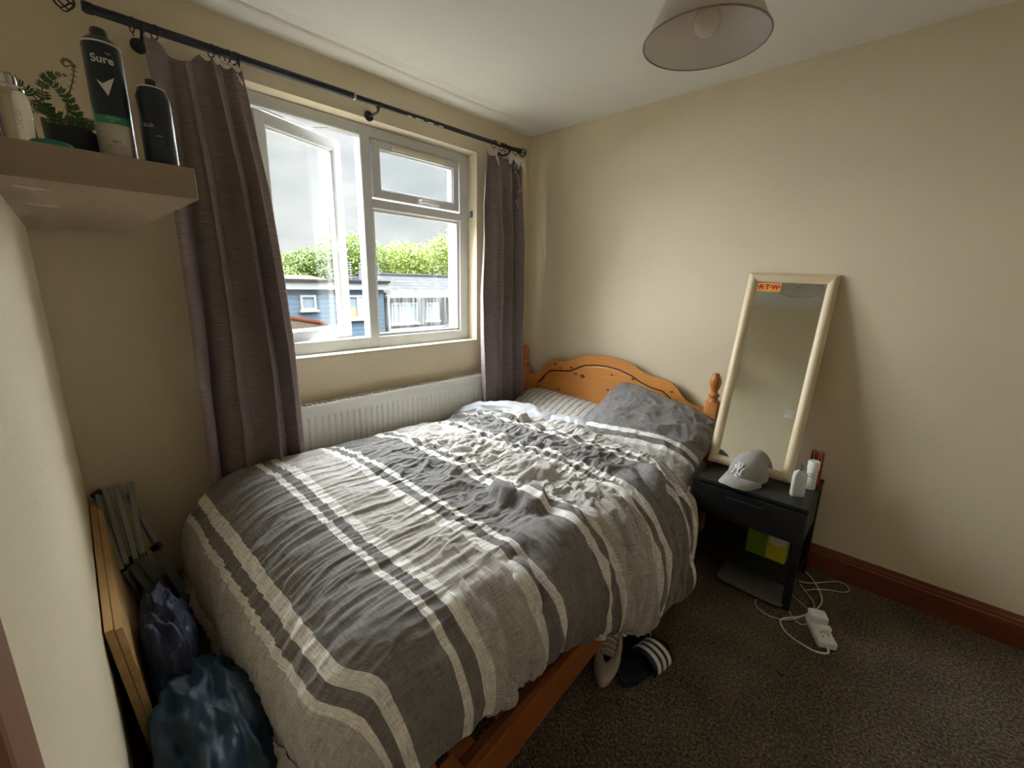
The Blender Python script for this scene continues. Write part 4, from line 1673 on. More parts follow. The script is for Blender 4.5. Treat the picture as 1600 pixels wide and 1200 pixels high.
bm = bmesh.new()
stroke(bm, [(-0.024, -0.017), (-0.017, -0.011), (-0.012, 0.004), (-0.016, 0.013)], 0.0027)       # N left stem
stroke(bm, [(-0.021, 0.011), (-0.010, 0.013), (0.008, -0.018), (0.015, -0.016)], 0.0027)          # N diagonal
stroke(bm, [(0.010, -0.016), (0.013, 0.002), (0.021, 0.010)], 0.0027)                             # N right stem
stroke(bm, [(-0.007, 0.023), (-0.002, 0.017), (0.001, 0.003), (-0.001, -0.014), (-0.006, -0.022)], 0.0027)   # Y stem
stroke(bm, [(0.001, 0.003), (0.010, 0.014), (0.009, 0.022)], 0.0027)
stroke(bm, [(-0.008, -0.023), (0.004, -0.023)], 0.0024)
stroke(bm, [(-0.012, 0.022), (0.000, 0.023)], 0.0022)
stroke(bm, [(0.004, 0.023), (0.015, 0.021)], 0.0022)
o = obj('emblem', bm, thread_m, cap, True)
o['label'] = 'white embroidered interlocked letters'

# ------------------------------------------------------------------ bottle, deodorant, red card by the mirror
bt = thing('glass_bottle', 'small clear glass spray bottle standing in front of the mirror', 'bottle', (1.935, -0.335, ZT), (0, 0, R(30)))
bt.scale = (1.15, 1.15, 1.3)
gm = bpy.data.materials.new('frosted_clear_glass')
gm.use_nodes = True
_b = gm.node_tree.nodes['Principled BSDF']
_b.inputs['Base Color'].default_value = (0.90, 0.93, 0.92, 1)
_b.inputs['Roughness'].default_value = 0.25
_b.inputs['Transmission Weight'].default_value = 0.45
_b.inputs['IOR'].default_value = 1.3
bm = bmesh.new()
R0 = rounded_rect(0.048, 0.024, 0.008)
secs = [(0.0, 0.92), (0.004, 1.0), (0.070, 1.0), (0.084, 0.90), (0.091, 0.55), (0.094, 0.32), (0.097, 0.32)]
rg = [[bm.verts.new((p[0] * s, p[1] * s, z)) for p in R0] for z, s in secs]
for a_, b_ in zip(rg, rg[1:]):
    for i in range(len(R0)):
        j = (i + 1) % len(R0)
        bm.faces.new((a_[i], a_[j], b_[j], b_[i]))
bm.faces.new(rg[0])
bm.faces.new(rg[-1])
obj('bottle_body', bm, gm, bt, True, 45)
obj('spray_nozzle', lathe(bmesh.new(), [(0.0075, 0.096), (0.0075, 0.103), (0.0055, 0.104), (0.0055, 0.113), (0.0, 0.114)], 18), chrome_m, bt, True, 40)

rl = thing('deodorant_stick', 'white round deodorant with white cap standing right of the glass bottle', 'deodorant', (1.963, -0.205, ZT))
obj('can_body', lathe(bmesh.new(), [(0.0205, 0.0), (0.0215, 0.004), (0.0215, 0.088), (0.0205, 0.092), (0.0, 0.092)], 30), sock_m, rl, True, 40)
obj('cap', lathe(bmesh.new(), [(0.0235, 0.0925), (0.0240, 0.096), (0.0235, 0.128), (0.021, 0.134), (0.0, 0.136)], 30), white_m, rl, True, 40)
for z0_, z1_, hw in ((0.074, 0.078, 0.5), (0.062, 0.066, 0.6), (0.012, 0.014, 0.7)):
    vs1, vs2 = [], []
    bm = bmesh.new()
    for i in range(9):
        a_ = R(-100) + hw * (i / 8 - 0.5) * 2
        vs1.append(bm.verts.new((0.0218 * math.cos(a_), 0.0218 * math.sin(a_), z0_)))
        vs2.append(bm.verts.new((0.0218 * math.cos(a_), 0.0218 * math.sin(a_), z1_)))
    for i in range(8):
        bm.faces.new((vs1[i], vs1[i + 1], vs2[i + 1], vs2[i]))
    obj('print_line', bm, steel_m, rl)

rc = thing('brush_holder', 'red card tub holding thin brushes behind the white deodorant', 'holder', (1.962, -0.118, ZT), (0, 0, R(8)))
obj('tub', extrude_poly(bmesh.new(), [(p[0], p[1]) for p in rounded_rect(0.052, 0.045, 0.006)], 0.0, 0.150, 'z'), redc_m, rc)
random.seed(9)
for k in range(6):
    bm = bmesh.new()
    x0_ = -0.018 + k * 0.007
    x1_ = x0_ + random.uniform(-0.008, 0.006)
    tube(bm, [(x0_, -0.026, 0.06 + 0.01 * k), (x1_, -0.027, 0.165 + random.uniform(0, .02))], [0.0018, 0.0014], 6)
    obj('brush', bm, birch_m if k % 2 else debris_m, rc)

# ------------------------------------------------------------------ extension lead and cables
ex = thing('extension_socket', 'white two-gang extension socket on the carpet by the bedside table', 'extension lead', (2.120, -0.500, 0.0), (0, 0, R(-64)))
obj('socket_body', nbox((-0.080, -0.034, 0.0), (0.080, 0.034, 0.030), 0.007, 3), sock_m, ex, True, 40)
for dx in (0.035,):
    bm = bmesh.new()
    for hx, hy, w_, h_ in ((0.0, 0.014, 0.004, 0.009), (-0.011, -0.008, 0.008, 0.004), (0.011, -0.008, 0.008, 0.004)):
        box(bm, (dx + hx - w_ / 2, hy - h_ / 2, 0.0295), (dx + hx + w_ / 2, hy + h_ / 2, 0.0303))
    obj('socket_hole', bm, dark_m, ex)
obj('switch', nbox((0.004, -0.006, 0.029), (0.016, 0.008, 0.036), 0.002), white_m, ex)
pl1 = thing('plug_adapter', 'white square usb charger plugged into the extension socket', 'charger', (2.105, -0.452, 0.030), (0, 0, R(-66)))
obj('charger_body', nbox((-0.028, -0.036, 0.0), (0.028, 0.026, 0.034), 0.006, 3), white_m, pl1, True, 40)
pl2 = thing('plug', 'white three-pin plug in the middle of the extension socket', 'plug', (2.135, -0.508, 0.037), (0, 0, R(-66)))
obj('plug_body', nbox((-0.012, -0.022, -0.001), (0.014, 0.018, 0.018), 0.005, 3), sock_m, pl2, True, 40)


def cable(name, pts, r, label, mat=cable_m):
    bm = tube(bmesh.new(), catmull([(x, y, z) for x, y, z in pts], 9), r, 8)
    o = obj(name, bm, mat, None, True)
    tag(o, label, 'cable', 'cables round the bedside table')
    return o


cable('power_cable', [(2.152, -0.572, 0.014), (2.160, -0.600, 0.008), (2.125, -0.622, 0.005), (2.075, -0.618, 0.005), (2.020, -0.595, 0.005), (1.985, -0.545, 0.005), (1.995, -0.505, 0.005), (2.045, -0.440, 0.005), (2.085, -0.345, 0.005), (2.095, -0.265, 0.005), (2.078, -0.195, 0.005), (2.035, -0.11, 0.005), (1.99, -0.06, 0.005)], 0.0038, 'thick white mains lead curling from the end of the extension socket')
cable('charging_cable', [(2.083, -0.430, 0.046), (2.055, -0.450, 0.020), (2.01, -0.500, 0.003), (1.950, -0.535, 0.003), (1.895, -0.520, 0.003), (1.872, -0.475, 0.003), (1.895, -0.425, 0.003), (1.945, -0.412, 0.003), (1.99, -0.435, 0.003), (2.035, -0.49, 0.0035), (2.068, -0.478, 0.003), (2.070, -0.40, 0.009), (2.075, -0.33, 0.010), (2.045, -0.26, 0.003), (2.0, -0.20, 0.003)], 0.0024, 'thin white charging lead looping in front of the bedside table leg')
cable('phone_cable', [(1.99, -0.185, 0.010), (2.03, -0.165, 0.010), (2.085, -0.105, 0.012), (2.125, -0.045, 0.004), (2.160, -0.040, 0.003), (2.178, -0.075, 0.003), (2.160, -0.115, 0.003), (2.11, -0.155, 0.010), (2.06, -0.20, 0.012), (2.02, -0.235, 0.003)], 0.0022, 'thin white lead looping toward the skirting board')
cable('adapter_cable', [(2.098, -0.405, 0.008), (2.07, -0.38, 0.003), (2.03, -0.345, 0.003), (1.99, -0.315, 0.003)], 0.0016, 'short thin lead running back under the bedside table')

# ------------------------------------------------------------------ footwear beside the bed
def sole_outline(L_, W_, n_=40):
    P = []
    for i in range(n_):
        a_ = 2 * PI * i / n_
        t = math.cos(a_)
        w_ = W_ / 2 * (0.86 + 0.14 * t - 0.16 * math.exp(-((t + 0.15) / 0.35) ** 2))
        P.append((w_ * math.sin(a_), L_ / 2 * math.copysign(abs(t) ** 0.85, t)))
    return P


sl = thing('slider_sandal', 'navy slider sandal with three white stripes lying beside the bed', 'sandal', (1.664, -1.155, 0.0), (0, 0, R(-9)), 'slider sandals beside the bed')
bm = bmesh.new()
ol = sole_outline(0.29, 0.108)
rg = []
for z_, s in ((0.0, 0.95), (0.006, 1.0), (0.022, 1.0), (0.028, 0.96)):
    rg.append([bm.verts.new((p[0] * s, p[1] * s, z_ + (0.010 if p[1] < -0.05 else 0.0) * (z_ > 0.01))) for p in ol])
for a_, b_ in zip(rg, rg[1:]):
    for i in range(len(ol)):
        j = (i + 1) % len(ol)
        bm.faces.new((a_[i], a_[j], b_[j], b_[i]))
bm.faces.new(rg[0])
bm.faces.new(rg[-1])
obj('sole', bm, slide_m, sl, True, 40)


def strap(y0, y1, r0, r1, off=0.0, mat=None, name='strap', parent=None, thick=0.004):
    nu_, nv_ = 26, 8
    P = np.zeros((nu_, nv_, 3))
    for i in range(nu_):
        a_ = PI * i / (nu_ - 1)
        for j in range(nv_):
            t = j / (nv_ - 1)
            y = y0 + (y1 - y0) * t
            q = (y + 0.03) / 0.14
            wx = 0.055 + 0.001 * q + off
            hz = 0.060 - 0.016 * q + off
            P[i, j] = (wx * math.cos(a_), y, 0.012 + hz * math.sin(a_) ** 0.75)
    o = grid_mesh(name, P, mat, parent)
    o.modifiers.new('t', 'SOLIDIFY').thickness = thick
    return o


strap(-0.025, 0.095, 1, 1, 0, slide_m, 'strap', sl)
for y0 in (-0.004, 0.028, 0.060):
    o = strap(y0, y0 + 0.018, 1, 1, 0.0035, thread_m, 'stripe', sl, 0.002)
    o['label'] = 'white stripe across the strap'
s2 = copy_tree(sl)
s2.location = (1.58, -1.07, 0.004)
s2.rotation_euler = (R(0), R(0), R(28))
tag(s2, 'second navy slider sandal half hidden under the hanging duvet', 'sandal', 'slider sandals beside the bed')


def trainer(name, loc, rz, label, mat):
    t_ = thing(name, label, 'shoe', loc, (0, 0, rz), 'trainers under the bed edge')
    L_, W_ = 0.28, 0.10
    nu_, nv_ = 48, 14
    P = np.zeros((nu_, nv_, 3))
    for i in range(nu_):
        a_ = 2 * PI * i / nu_
        ty = math.cos(a_)          # +1 heel, -1 toe
        w_ = W_ / 2 * (0.92 - 0.06 * ty - 0.12 * math.exp(-((ty - 0.2) / 0.4) ** 2))
        hx, hy = w_ * math.sin(a_), L_ / 2 * ty
        top_h = 0.094 if ty > 0.1 else 0.094 - 0.045 * min(1, (0.1 - ty) / 0.75)
        for j in range(nv_):
            v = j / (nv_ - 1)
            inn = 1 - 0.10 * v - (0.38 * v ** 3)
            yy_ = hy * (1 - 0.05 * v) + (0.055 * v ** 3 if ty < 0.1 else -0.008 * v)
            P[i, j] = (hx * inn, yy_, 0.026 + (top_h - 0.026) * math.sin(v * PI / 2))
    up = grid_mesh('upper', P, mat, t_, closed_u=True)
    up.modifiers.new('t', 'SOLIDIFY').thickness = 0.004
    bm = bmesh.new()
    ol_ = [(p[0], p[1]) for p in sole_outline(L_ * 1.04, W_ * 1.06)]
    rg_ = []
    for z_, s in ((0.0, 0.96), (0.008, 1.0), (0.030, 0.98)):
        rg_.append([bm.verts.new((p[0] * s, p[1] * s, z_)) for p in ol_])
    for a_, b_ in zip(rg_, rg_[1:]):
        for i in range(len(ol_)):
            j = (i + 1) % len(ol_)
            bm.faces.new((a_[i], a_[j], b_[j], b_[i]))
    bm.faces.new(rg_[0])
    bm.faces.new(rg_[-1])
    obj('sole', bm, mat, t_, True, 40)
    obj('insole', extrude_poly(bmesh.new(), [(p[0] * 0.85, p[1] * 0.85) for p in sole_outline(L_, W_)], 0.031, 0.036, 'z'), dark_m, t_)
    bm = bmesh.new()
    nu2, nv2 = 8, 10
    G_ = np.zeros((nu2, nv2, 3))
    for i in range(nu2):
        for j in range(nv2):
            x_ = (i / (nu2 - 1) - 0.5) * 0.046
            y_ = -0.055 + 0.085 * j / (nv2 - 1)
            G_[i, j] = (x_, y_, 0.062 + 0.040 * j / (nv2 - 1) - 8 * x_ * x_)
    bm.free()
    tg_ = grid_mesh('tongue', G_, mat, t_)
    tg_.modifiers.new('t', 'SOLIDIFY').thickness = 0.005
    bm = bmesh.new()
    for k in range(4):
        y_ = -0.045 + 0.018 * k
        z_ = 0.074 + 0.0085 * k
        tube(bm, catmull([(-0.026, y_, z_ - 0.006), (0, y_ + 0.003, z_ + 0.001), (0.026, y_, z_ - 0.006)], 4), 0.0025, 6)
    obj('lace', bm, thread_m, t_, True)
    return t_


trainer('trainer_shoe', (1.545, -1.215, 0.0), R(20), 'off-white trainer with dark opening, partly under the bed rail', shoe_m)
trainer('trainer_shoe', (1.40, -1.02, 0.0), R(-24), 'dark trainer standing deeper under the bed behind the off-white one', slide_m)
# scrap on the carpet
bm = bmesh.new()
tube(bm, [(0, 0, 0.004), (0.012, -0.006, 0.006), (0.022, -0.004, 0.004), (0.030, 0.004, 0.005)], [0.001, 0.0028, 0.0022, 0.001], 6)
tube(bm, [(0.012, -0.006, 0.005), (0.013, -0.016, 0.004)], [0.0018, 0.0008], 5)
o = obj('carpet_scrap', bm, debris_m)
o.location = (2.03, -0.83, 0)
tag(o, 'tiny dark curled scrap lying on the open carpet', 'scrap')

# ------------------------------------------------------------------ floating shelf on the left wall
SX0, SX1, SYF, SZ0, SZ1 = 0.012, 1.101, -2.249, 1.547, 1.604
shf = thing('floating_shelf', 'thick oak-effect floating shelf on the left wall', 'shelf', (0, 0, 0))
bm = extrude_poly(bmesh.new(), [(SX0, left_wall_y(SX0)), (SX1, left_wall_y(SX1)), (SX1, SYF), (SX0, SYF)], SZ0, SZ1, 'z')
obj('shelf_board', bm, oakx_m, shf)
obj('end_cap', nbox((SX1, left_wall_y(SX1) + 0.0005, SZ0), (SX1 + 0.0025, SYF, SZ1), 0.0006), oak_m, shf)
random.seed(21)
for cx_, cy_, w_, d_ in ((0.72, -2.462, 0.022, 0.060), (0.99, -2.475, 0.016, 0.050)):
    vs = []
    for i in range(14):
        a_ = 2 * PI * i / 14
        r_ = random.uniform(0.75, 1.15)
        vs.append((cx_ + w_ * r_ * math.cos(a_), cy_ + d_ / 2 * r_ * math.sin(a_)))
    o = obj('filler_smear', extrude_poly(bmesh.new(), vs, SZ0 - 0.0012, SZ0 + 0.0002, 'z'), filler_m, shf)
    o['label'] = 'white filler smear on the underside'


# ------------------------------------------------------------------ spray cans on the shelf
def arc_patch(bm, r, a0, a1, z0, z1, n_=12, m_=1, top=None, bot=None):
    rows = []
    for k in range(m_ + 1):
        row = []
        for i in range(n_ + 1):
            t = i / n_
            a_ = a0 + (a1 - a0) * t
            lo_ = bot(t) if bot else z0
            hi_ = top(t) if top else z1
            z_ = lo_ + (hi_ - lo_) * k / m_
            row.append(bm.verts.new((r * math.cos(a_), r * math.sin(a_), z_)))
        rows.append(row)
    for a_, b_ in zip(rows, rows[1:]):
        for i in range(n_):
            bm.faces.new((a_[i], a_[i + 1], b_[i + 1], b_[i]))


def curved_text(name, body, size, r, ang, z, mat, parent, slant=0.0, bold=0.0):
    """text wrapped round a can: converted to mesh and bent"""
    cu = bpy.data.curves.new('tmp_text', 'FONT')
    cu.body = body
    cu.size = size
    cu.offset = bold
    cu.align_x = 'CENTER'
    cu.align_y = 'CENTER'
    to = bpy.data.objects.new('tmp_text', cu)
    COL.objects.link(to)
    dg = bpy.context.evaluated_depsgraph_get()
    me = bpy.data.meshes.new_from_object(to.evaluated_get(dg))
    bpy.data.objects.remove(to)
    bm = bmesh.new()
    bm.from_mesh(me)
    bpy.data.meshes.remove(me)
    bmesh.ops.triangulate(bm, faces=bm.faces)
    bmesh.ops.subdivide_edges(bm, edges=[e for e in bm.edges if e.calc_length() > size * 0.25], cuts=2, use_grid_fill=True)
    for v in bm.verts:
        x_, y_ = v.co.x, v.co.y
        a_ = ang + x_ / r
        v.co = (r * math.cos(a_), r * math.sin(a_), z + y_ + slant * x_)
    o = obj(name, bm, mat, parent)
    return o


cA = math.atan2(-2.4865 + 2.350, 2.185 - 1.02)       # the cans' printed faces look at the room
can = thing('deodorant_can', 'tall dark blue and silver deodorant spray can with green band, on the shelf', 'spray can', (1.045, -2.352, SZ1), (0, 0, cA - 0.05))
RC = 0.0268
ca = obj('can_body', lathe(bmesh.new(), [(RC - 0.002, 0.0), (RC, 0.003), (RC, 0.185), (RC - 0.0015, 0.188)], 48), alu_m, can, True, 40)
bm = bmesh.new()
def vee(t):
    return 0.098 - 0.032 * (1 - abs(2 * t - 1)) ** 0.9 if True else 0
arc_patch(bm, RC + 0.0003, R(-115), R(115), 0, 0, 48, 1, top=lambda t: 0.186, bot=lambda t: 0.112 - 0.040 * min(1, max(0, (1 - abs(2 * t - 1) * 1.30) / 0.40)))
arc_patch(bm, RC + 0.0003, R(115), R(245), 0.112, 0.186, 20)
o = obj('dark_label', bm, cand_m, can, True)
bm = bmesh.new()
arc_patch(bm, RC + 0.0002, R(-115), R(115), 0, 0, 48, 1, top=lambda t: 0.113 - 0.040 * min(1, max(0, (1 - abs(2 * t - 1) * 1.30) / 0.40)), bot=lambda t: 0.104 - 0.045 * min(1, max(0, (1 - abs(2 * t - 1) * 1.25) / 0.40)))
obj('green_band', bm, cang_m, can, True)
obj('shoulder', lathe(bmesh.new(), [(RC - 0.0005, 0.1865), (RC - 0.0005, 0.189), (RC - 0.003, 0.1935), (0.0175, 0.200), (0.0, 0.200)], 40, close=False), cand_m, can, True, 40)
bm = bmesh.new()
tube(bm, [((RC - 0.0005) * math.cos(a_), (RC - 0.0005) * math.sin(a_), 0.1885) for a_ in [2 * PI * i / 40 for i in range(40)]], 0.0014, 8, closed=True)
obj('crimped_rim', bm, prt_m, can, True)
obj('spray_button', lathe(bmesh.new(), [(0.0125, 0.199), (0.0125, 0.209), (0.0105, 0.215), (0.0, 0.2165)], 28), blackp_m, can, True, 40)
curved_text('lettering', 'Sure', 0.0175, RC + 0.0008, 0.0, 0.160, prt_m, can, bold=0.0004)
curved_text('lettering', 'MEN', 0.0038, RC + 0.0008, 0.33, 0.1705, prt_m, can)
bm = bmesh.new()
TK = [(-0.0125, 0.1270), (-0.0040, 0.1215), (0.0125, 0.1350), (0.0005, 0.1030)]
f0 = [bm.verts.new((x_, 0, z_)) for x_, z_ in TK]
bm.faces.new((f0[0], f0[1], f0[3]))
bm.faces.new((f0[1], f0[2], f0[3]))
bmesh.ops.subdivide_edges(bm, edges=bm.edges, cuts=6, use_grid_fill=True)
for v in bm.verts:
    x_ = v.co.x
    v.co.x, v.co.y = (RC + 0.0009) * math.cos(x_ / RC), (RC + 0.0009) * math.sin(x_ / RC)
obj('tick_mark', bm, prt_m, can)
curved_text('lettering', 'QUANTUM', 0.0040, RC + 0.0008, 0.05, 0.0672, prt_m, can)
curved_text('lettering', 'DRY', 0.0040, RC + 0.0008, 0.0, 0.0624, prt_m, can)
curved_text('lettering', '48H', 0.0080, RC + 0.0008, 0.02, 0.0290, prtd_m, can)
curved_text('lettering', 'ANTI-PERSPIRANT', 0.0030, RC + 0.0008, 0.02, 0.0225, prtd_m, can)
curved_text('lettering', 'NON-STOP PROTECTION', 0.0024, RC + 0.0008, 0.02, 0.0185, prtd_m, can)

c2 = thing('body_spray_can', 'shorter all dark body spray can at the shelf corner, right of the tall can', 'spray can', (1.050, -2.289, SZ1), (0, 0, cA))
RD = 0.0262
obj('can_body', lathe(bmesh.new(), [(RD - 0.002, 0.0), (RD, 0.003), (RD, 0.122), (RD - 0.002, 0.129), (0.021, 0.137), (0.0, 0.1375)], 48), cand_m, c2, True, 40)
bm = bmesh.new()
tube(bm, [(0.0195 * math.cos(a_), 0.0195 * math.sin(a_), 0.1385) for a_ in [2 * PI * i / 40 for i in range(40)]], 0.0014, 8, closed=True)
obj('crimped_rim', bm, prt_m, c2, True)
obj('spray_button', lathe(bmesh.new(), [(0.0178, 0.1375), (0.015, 0.141), (0.0085, 0.142), (0.0085, 0.153), (0.007, 0.1545), (0.0, 0.155)], 28), blackp_m, c2, True, 40)
curved_text('lettering', 'fcuk', 0.0105, RD + 0.0006, -0.55, 0.070, prt_m, c2)
curved_text('lettering', 'URBAN', 0.0033, RD + 0.0006, 0.0, 0.0525, prt_m, c2)
curved_text('lettering', 'BODY SPRAY', 0.0024, RD + 0.0006, 0.0, 0.044, steel_m, c2)
curved_text('lettering', 'FOR MEN', 0.0024, RD + 0.0006, 0.0, 0.037, steel_m, c2)

# ------------------------------------------------------------------ clear bottle, teal lid, fern in a dark pot
gl = thing('perfume_bottle', 'clear bottle with metal shoulder at the far left of the shelf', 'bottle', (1.030, -2.4775, SZ1), (0, 0, 0))
gcl = bpy.data.materials.new('clear_glass')
gcl.use_nodes = True
_b = gcl.node_tree.nodes['Principled BSDF']
_b.inputs['Base Color'].default_value = (0.90, 0.90, 0.88, 1)
_b.inputs['Roughness'].default_value = 0.04
_b.inputs['Transmission Weight'].default_value = 1.0
_b.inputs['IOR'].default_value = 1.4
obj('bottle_body', lathe(bmesh.new(), [(0.022, 0.0), (0.0235, 0.002), (0.0235, 0.076), (0.021, 0.083), (0.017, 0.086), (0.0, 0.086)], 40), gcl, gl, True, 40)
obj('metal_collar', lathe(bmesh.new(), [(0.0195, 0.0855), (0.0195, 0.090), (0.016, 0.094), (0.0125, 0.095), (0.0125, 0.108), (0.0, 0.108)], 36), chrome_m, gl, True, 40)
cu_o = curved_text('lettering', 'Sea', 0.020, 0.0241, 0.0, 0.0, prt_m, gl)
for v in cu_o.data.vertices:
    pass
cu_o.data.transform(Matrix.Identity(4))
# letters run up the bottle: rebuild them turned a quarter
me_ = cu_o.data
for v in me_.vertices:
    a_ = math.atan2(v.co.y, v.co.x)
    s_ = a_ * 0.0241
    zz_ = v.co.z
    a2_ = 0.15 - zz_ / 0.0241
    v.co = (0.0241 * math.cos(a2_), 0.0241 * math.sin(a2_), 0.040 + s_)
td = obj('teal_lid', lathe(bmesh.new(), [(0.0, 0.0), (0.024, 0.0), (0.026, 0.002), (0.026, 0.008), (0.024, 0.010), (0.0, 0.009)], 36), tealp_m, None, True, 40)
td.location = (1.066, -2.440, SZ1)
tag(td, 'flat teal lid at the shelf edge beside the clear bottle', 'lid')

pot = thing('potted_fern', 'small green fern in a dark navy pot on the shelf left of the cans', 'plant', (0.985, -2.405, SZ1))
navyp_m = plain('navy_pot', (0.010, 0.014, 0.028), 0.6, noise_amt=0.1)
nu, nv = 48, 10
P = np.zeros((nu, nv, 3))
for i in range(nu):
    a_ = 2 * PI * i / nu
    for j in range(nv):
        t = j / (nv - 1)
        c_, s_ = math.cos(a_), math.sin(a_)
        rr = 1.0 / (abs(c_) ** 3 + abs(s_) ** 3) ** (1 / 3)
        top_ = 0.050 + 0.010 * math.sin(a_ * 1.0 + 3.4) + 0.006 * math.sin(3 * a_ + 0.5)
        P[i, j] = (0.048 * c_ * rr * (0.93 + 0.07 * t), 0.040 * s_ * rr * (0.95 + 0.05 * t), top_ * t)
pb = grid_mesh('pot_body', P, navyp_m, pot, closed_u=True)
pb.modifiers.new('t', 'SOLIDIFY').thickness = 0.003
obj('soil', extrude_poly(bmesh.new(), [(0.042 * math.cos(2 * PI * i / 24), 0.035 * math.sin(2 * PI * i / 24)) for i in range(24)], 0.002, 0.035, 'z'), debris_m, pot)


def frond(cps, leaf, mat, curl=False, nleaf=18, r=0.0012, start=0.12, fall=0.35):
    C = catmull([Vector(p) for p in cps], 10)
    bm = bmesh.new()
    n_ = len(C)
    tube(bm, C, [r * (1 - 0.6 * i / n_) for i in range(n_)], 6)
    rnd = random.Random(int(leaf * 1e5) + n_)
    for k in range(nleaf):
        t = start + (0.97 - start) * k / nleaf
        i = min(n_ - 2, int(t * (n_ - 1)))
        p = C[i]
        d = (C[i + 1] - C[i]).normalized()
        s = d.cross(Vector((1, 0.15, 0.0)))
        s.normalize()
        up_ = d.cross(s)
        l_ = leaf * (1 - t) ** 0.55 * (0.75 + 0.3 * rnd.random())
        for sg in (-1, 1):
            tip = p + s * (sg * l_) + d * (l_ * fall) + up_ * rnd.uniform(-0.25, 0.25) * l_
            w_ = l_ * 0.20
            mid = (p + tip) * 0.5
            q = [bm.verts.new(c) for c in (p - d * w_ * 0.5, mid - d * w_, tip, mid + d * w_, p + d * w_ * 0.5)]
            bm.faces.new(q)
    o = obj('frond', bm, mat, pot)
    return o


frond([(-0.005, -0.02, 0.03), (-0.01, -0.030, 0.075), (-0.005, -0.028, 0.120), (0.0, -0.012, 0.140), (0.0, 0.008, 0.145)], 0.017, green_m, nleaf=26)
frond([(0.0, 0.0, 0.03), (0.0, 0.008, 0.070), (0.0, 0.004, 0.100), (0.0, -0.010, 0.122), (0.0, -0.026, 0.128)], 0.018, green_m, nleaf=24)
frond([(0.0, 0.01, 0.03), (0.0, 0.000, 0.055), (-0.005, -0.02, 0.080), (0.0, -0.045, 0.085), (0.0, -0.062, 0.080)], 0.016, green_m, nleaf=22)
frond([(0.01, 0.01, 0.035), (0.02, 0.018, 0.060), (0.03, 0.030, 0.062), (0.035, 0.042, 0.045), (0.04, 0.055, 0.030)], 0.015, green_m, nleaf=20)
frond([(0.01, -0.01, 0.035), (0.02, 0.0, 0.058), (0.03, 0.014, 0.068), (0.035, 0.028, 0.064)], 0.015, green_m, nleaf=18)
frond([(0.01, -0.02, 0.035), (0.025, -0.02, 0.060), (0.035, -0.035, 0.070), (0.03, -0.055, 0.060)], 0.014, green_m, nleaf=18)
frond([(0, -0.01, 0.035), (-0.02, -0.04, 0.10), (-0.02, -0.065, 0.125), (-0.02, -0.080, 0.120)], 0.016, green_m, nleaf=20)
cc = [(0.0, -0.008, 0.035), (0.0, -0.004, 0.075), (0.0, 0.003, 0.110), (0.0, 0.013, 0.140), (0.0, 0.017, 0.160)]
for k in range(9):
    a_ = R(0 + 45 * k)
    rr = 0.0085 - 0.0007 * k
    cc.append((0.0, 0.0085 + rr * math.cos(a_), 0.164 + rr * math.sin(a_)))
frond(cc, 0.0065, fernb_m, nleaf=30, r=0.0013, start=0.08, fall=0.1)

# ------------------------------------------------------------------ pendant lamp
lc = Vector((1.682, -1.258, 0))
lamp = thing('pendant_lamp', 'cone-shaped off-white fabric pendant lampshade hanging from the ceiling', 'lamp', (lc.x, lc.y, 1.998))
bm = bmesh.new()
lathe(bm, [(0.148, 0.0), (0.068, 0.170)], 64, close=False)
o = obj('lamp_shade', bm, shade_m, lamp, True)
o.modifiers.new('t', 'SOLIDIFY').thickness = 0.0016
for r_, z_ in ((0.148, 0.0), (0.068, 0.170)):
    bm = tube(bmesh.new(), [(r_ * math.cos(a_), r_ * math.sin(a_), z_) for a_ in [2 * PI * i / 64 for i in range(64)]], 0.0022, 8, closed=True)
    obj('wire_ring', bm, plain('shade_trim', (0.30, 0.27, 0.24), 0.7), lamp, True)
bm = bmesh.new()
for k in range(3):
    a_ = 2 * PI * k / 3 + 0.5
    tube(bm, [(0.018 * math.cos(a_), 0.018 * math.sin(a_), 0.135), (0.068 * math.cos(a_), 0.068 * math.sin(a_), 0.168)], 0.0015, 6)
obj('spider', bm, white_m, lamp)
obj('lamp_holder', lathe(bmesh.new(), [(0.019, 0.085), (0.021, 0.09), (0.021, 0.135), (0.012, 0.15), (0.008, 0.165), (0.0, 0.165)], 24), white_m, lamp, True, 40)
bulb_m = plain('bulb_opal', (0.70, 0.64, 0.52), 0.12, noise_amt=0.02)
obj('bulb', lathe(bmesh.new(), [(0.0, 0.008), (0.012, 0.010), (0.024, 0.018), (0.031, 0.032), (0.032, 0.045), (0.027, 0.062), (0.018, 0.078), (0.013, 0.088)], 32), bulb_m, lamp, True)
obj('cord', tube(bmesh.new(), [(0, 0, 0.16), (0, 0, 0.395)], 0.0032, 10), white_m, lamp)
obj('ceiling_rose', lathe(bmesh.new(), [(0.012, 0.370), (0.036, 0.380), (0.040, 0.400), (0.040, 0.402)], 30), white_m, lamp, True, 40)

# ------------------------------------------------------------------ boards, folded frames and bags in the corner
bd = thing('wooden_board', 'wooden board on edge nearest the wall, behind the folded grey frame', 'board', (0, 0, 0), group='wooden boards leaning in the corner')
def board(parent, x0, x1, ytop, ybot, z1, t, name):
    bm = bmesh.new()
    extrude_poly(bm, [(ybot, 0.003), (ytop, z1), (ytop + t, z1 + 0.001), (ybot + t, 0.004)], x0, x1, 'x')
    for v in bm.verts:
        v.co.y += -0.024 * (v.co.x - 0.9)
    return obj(name, bm, board_m, parent)


board(bd, 0.03, 0.90, -2.5145, -2.470, 0.565, 0.016, 'board_panel')
bd2 = thing('wooden_board', 'darker wooden board on edge in front of the first, beside the navy bag', 'board', (0, 0, 0), group='wooden boards leaning in the corner')
board(bd2, 0.03, 0.90, -2.4965, -2.452, 0.560, 0.014, 'board_panel')

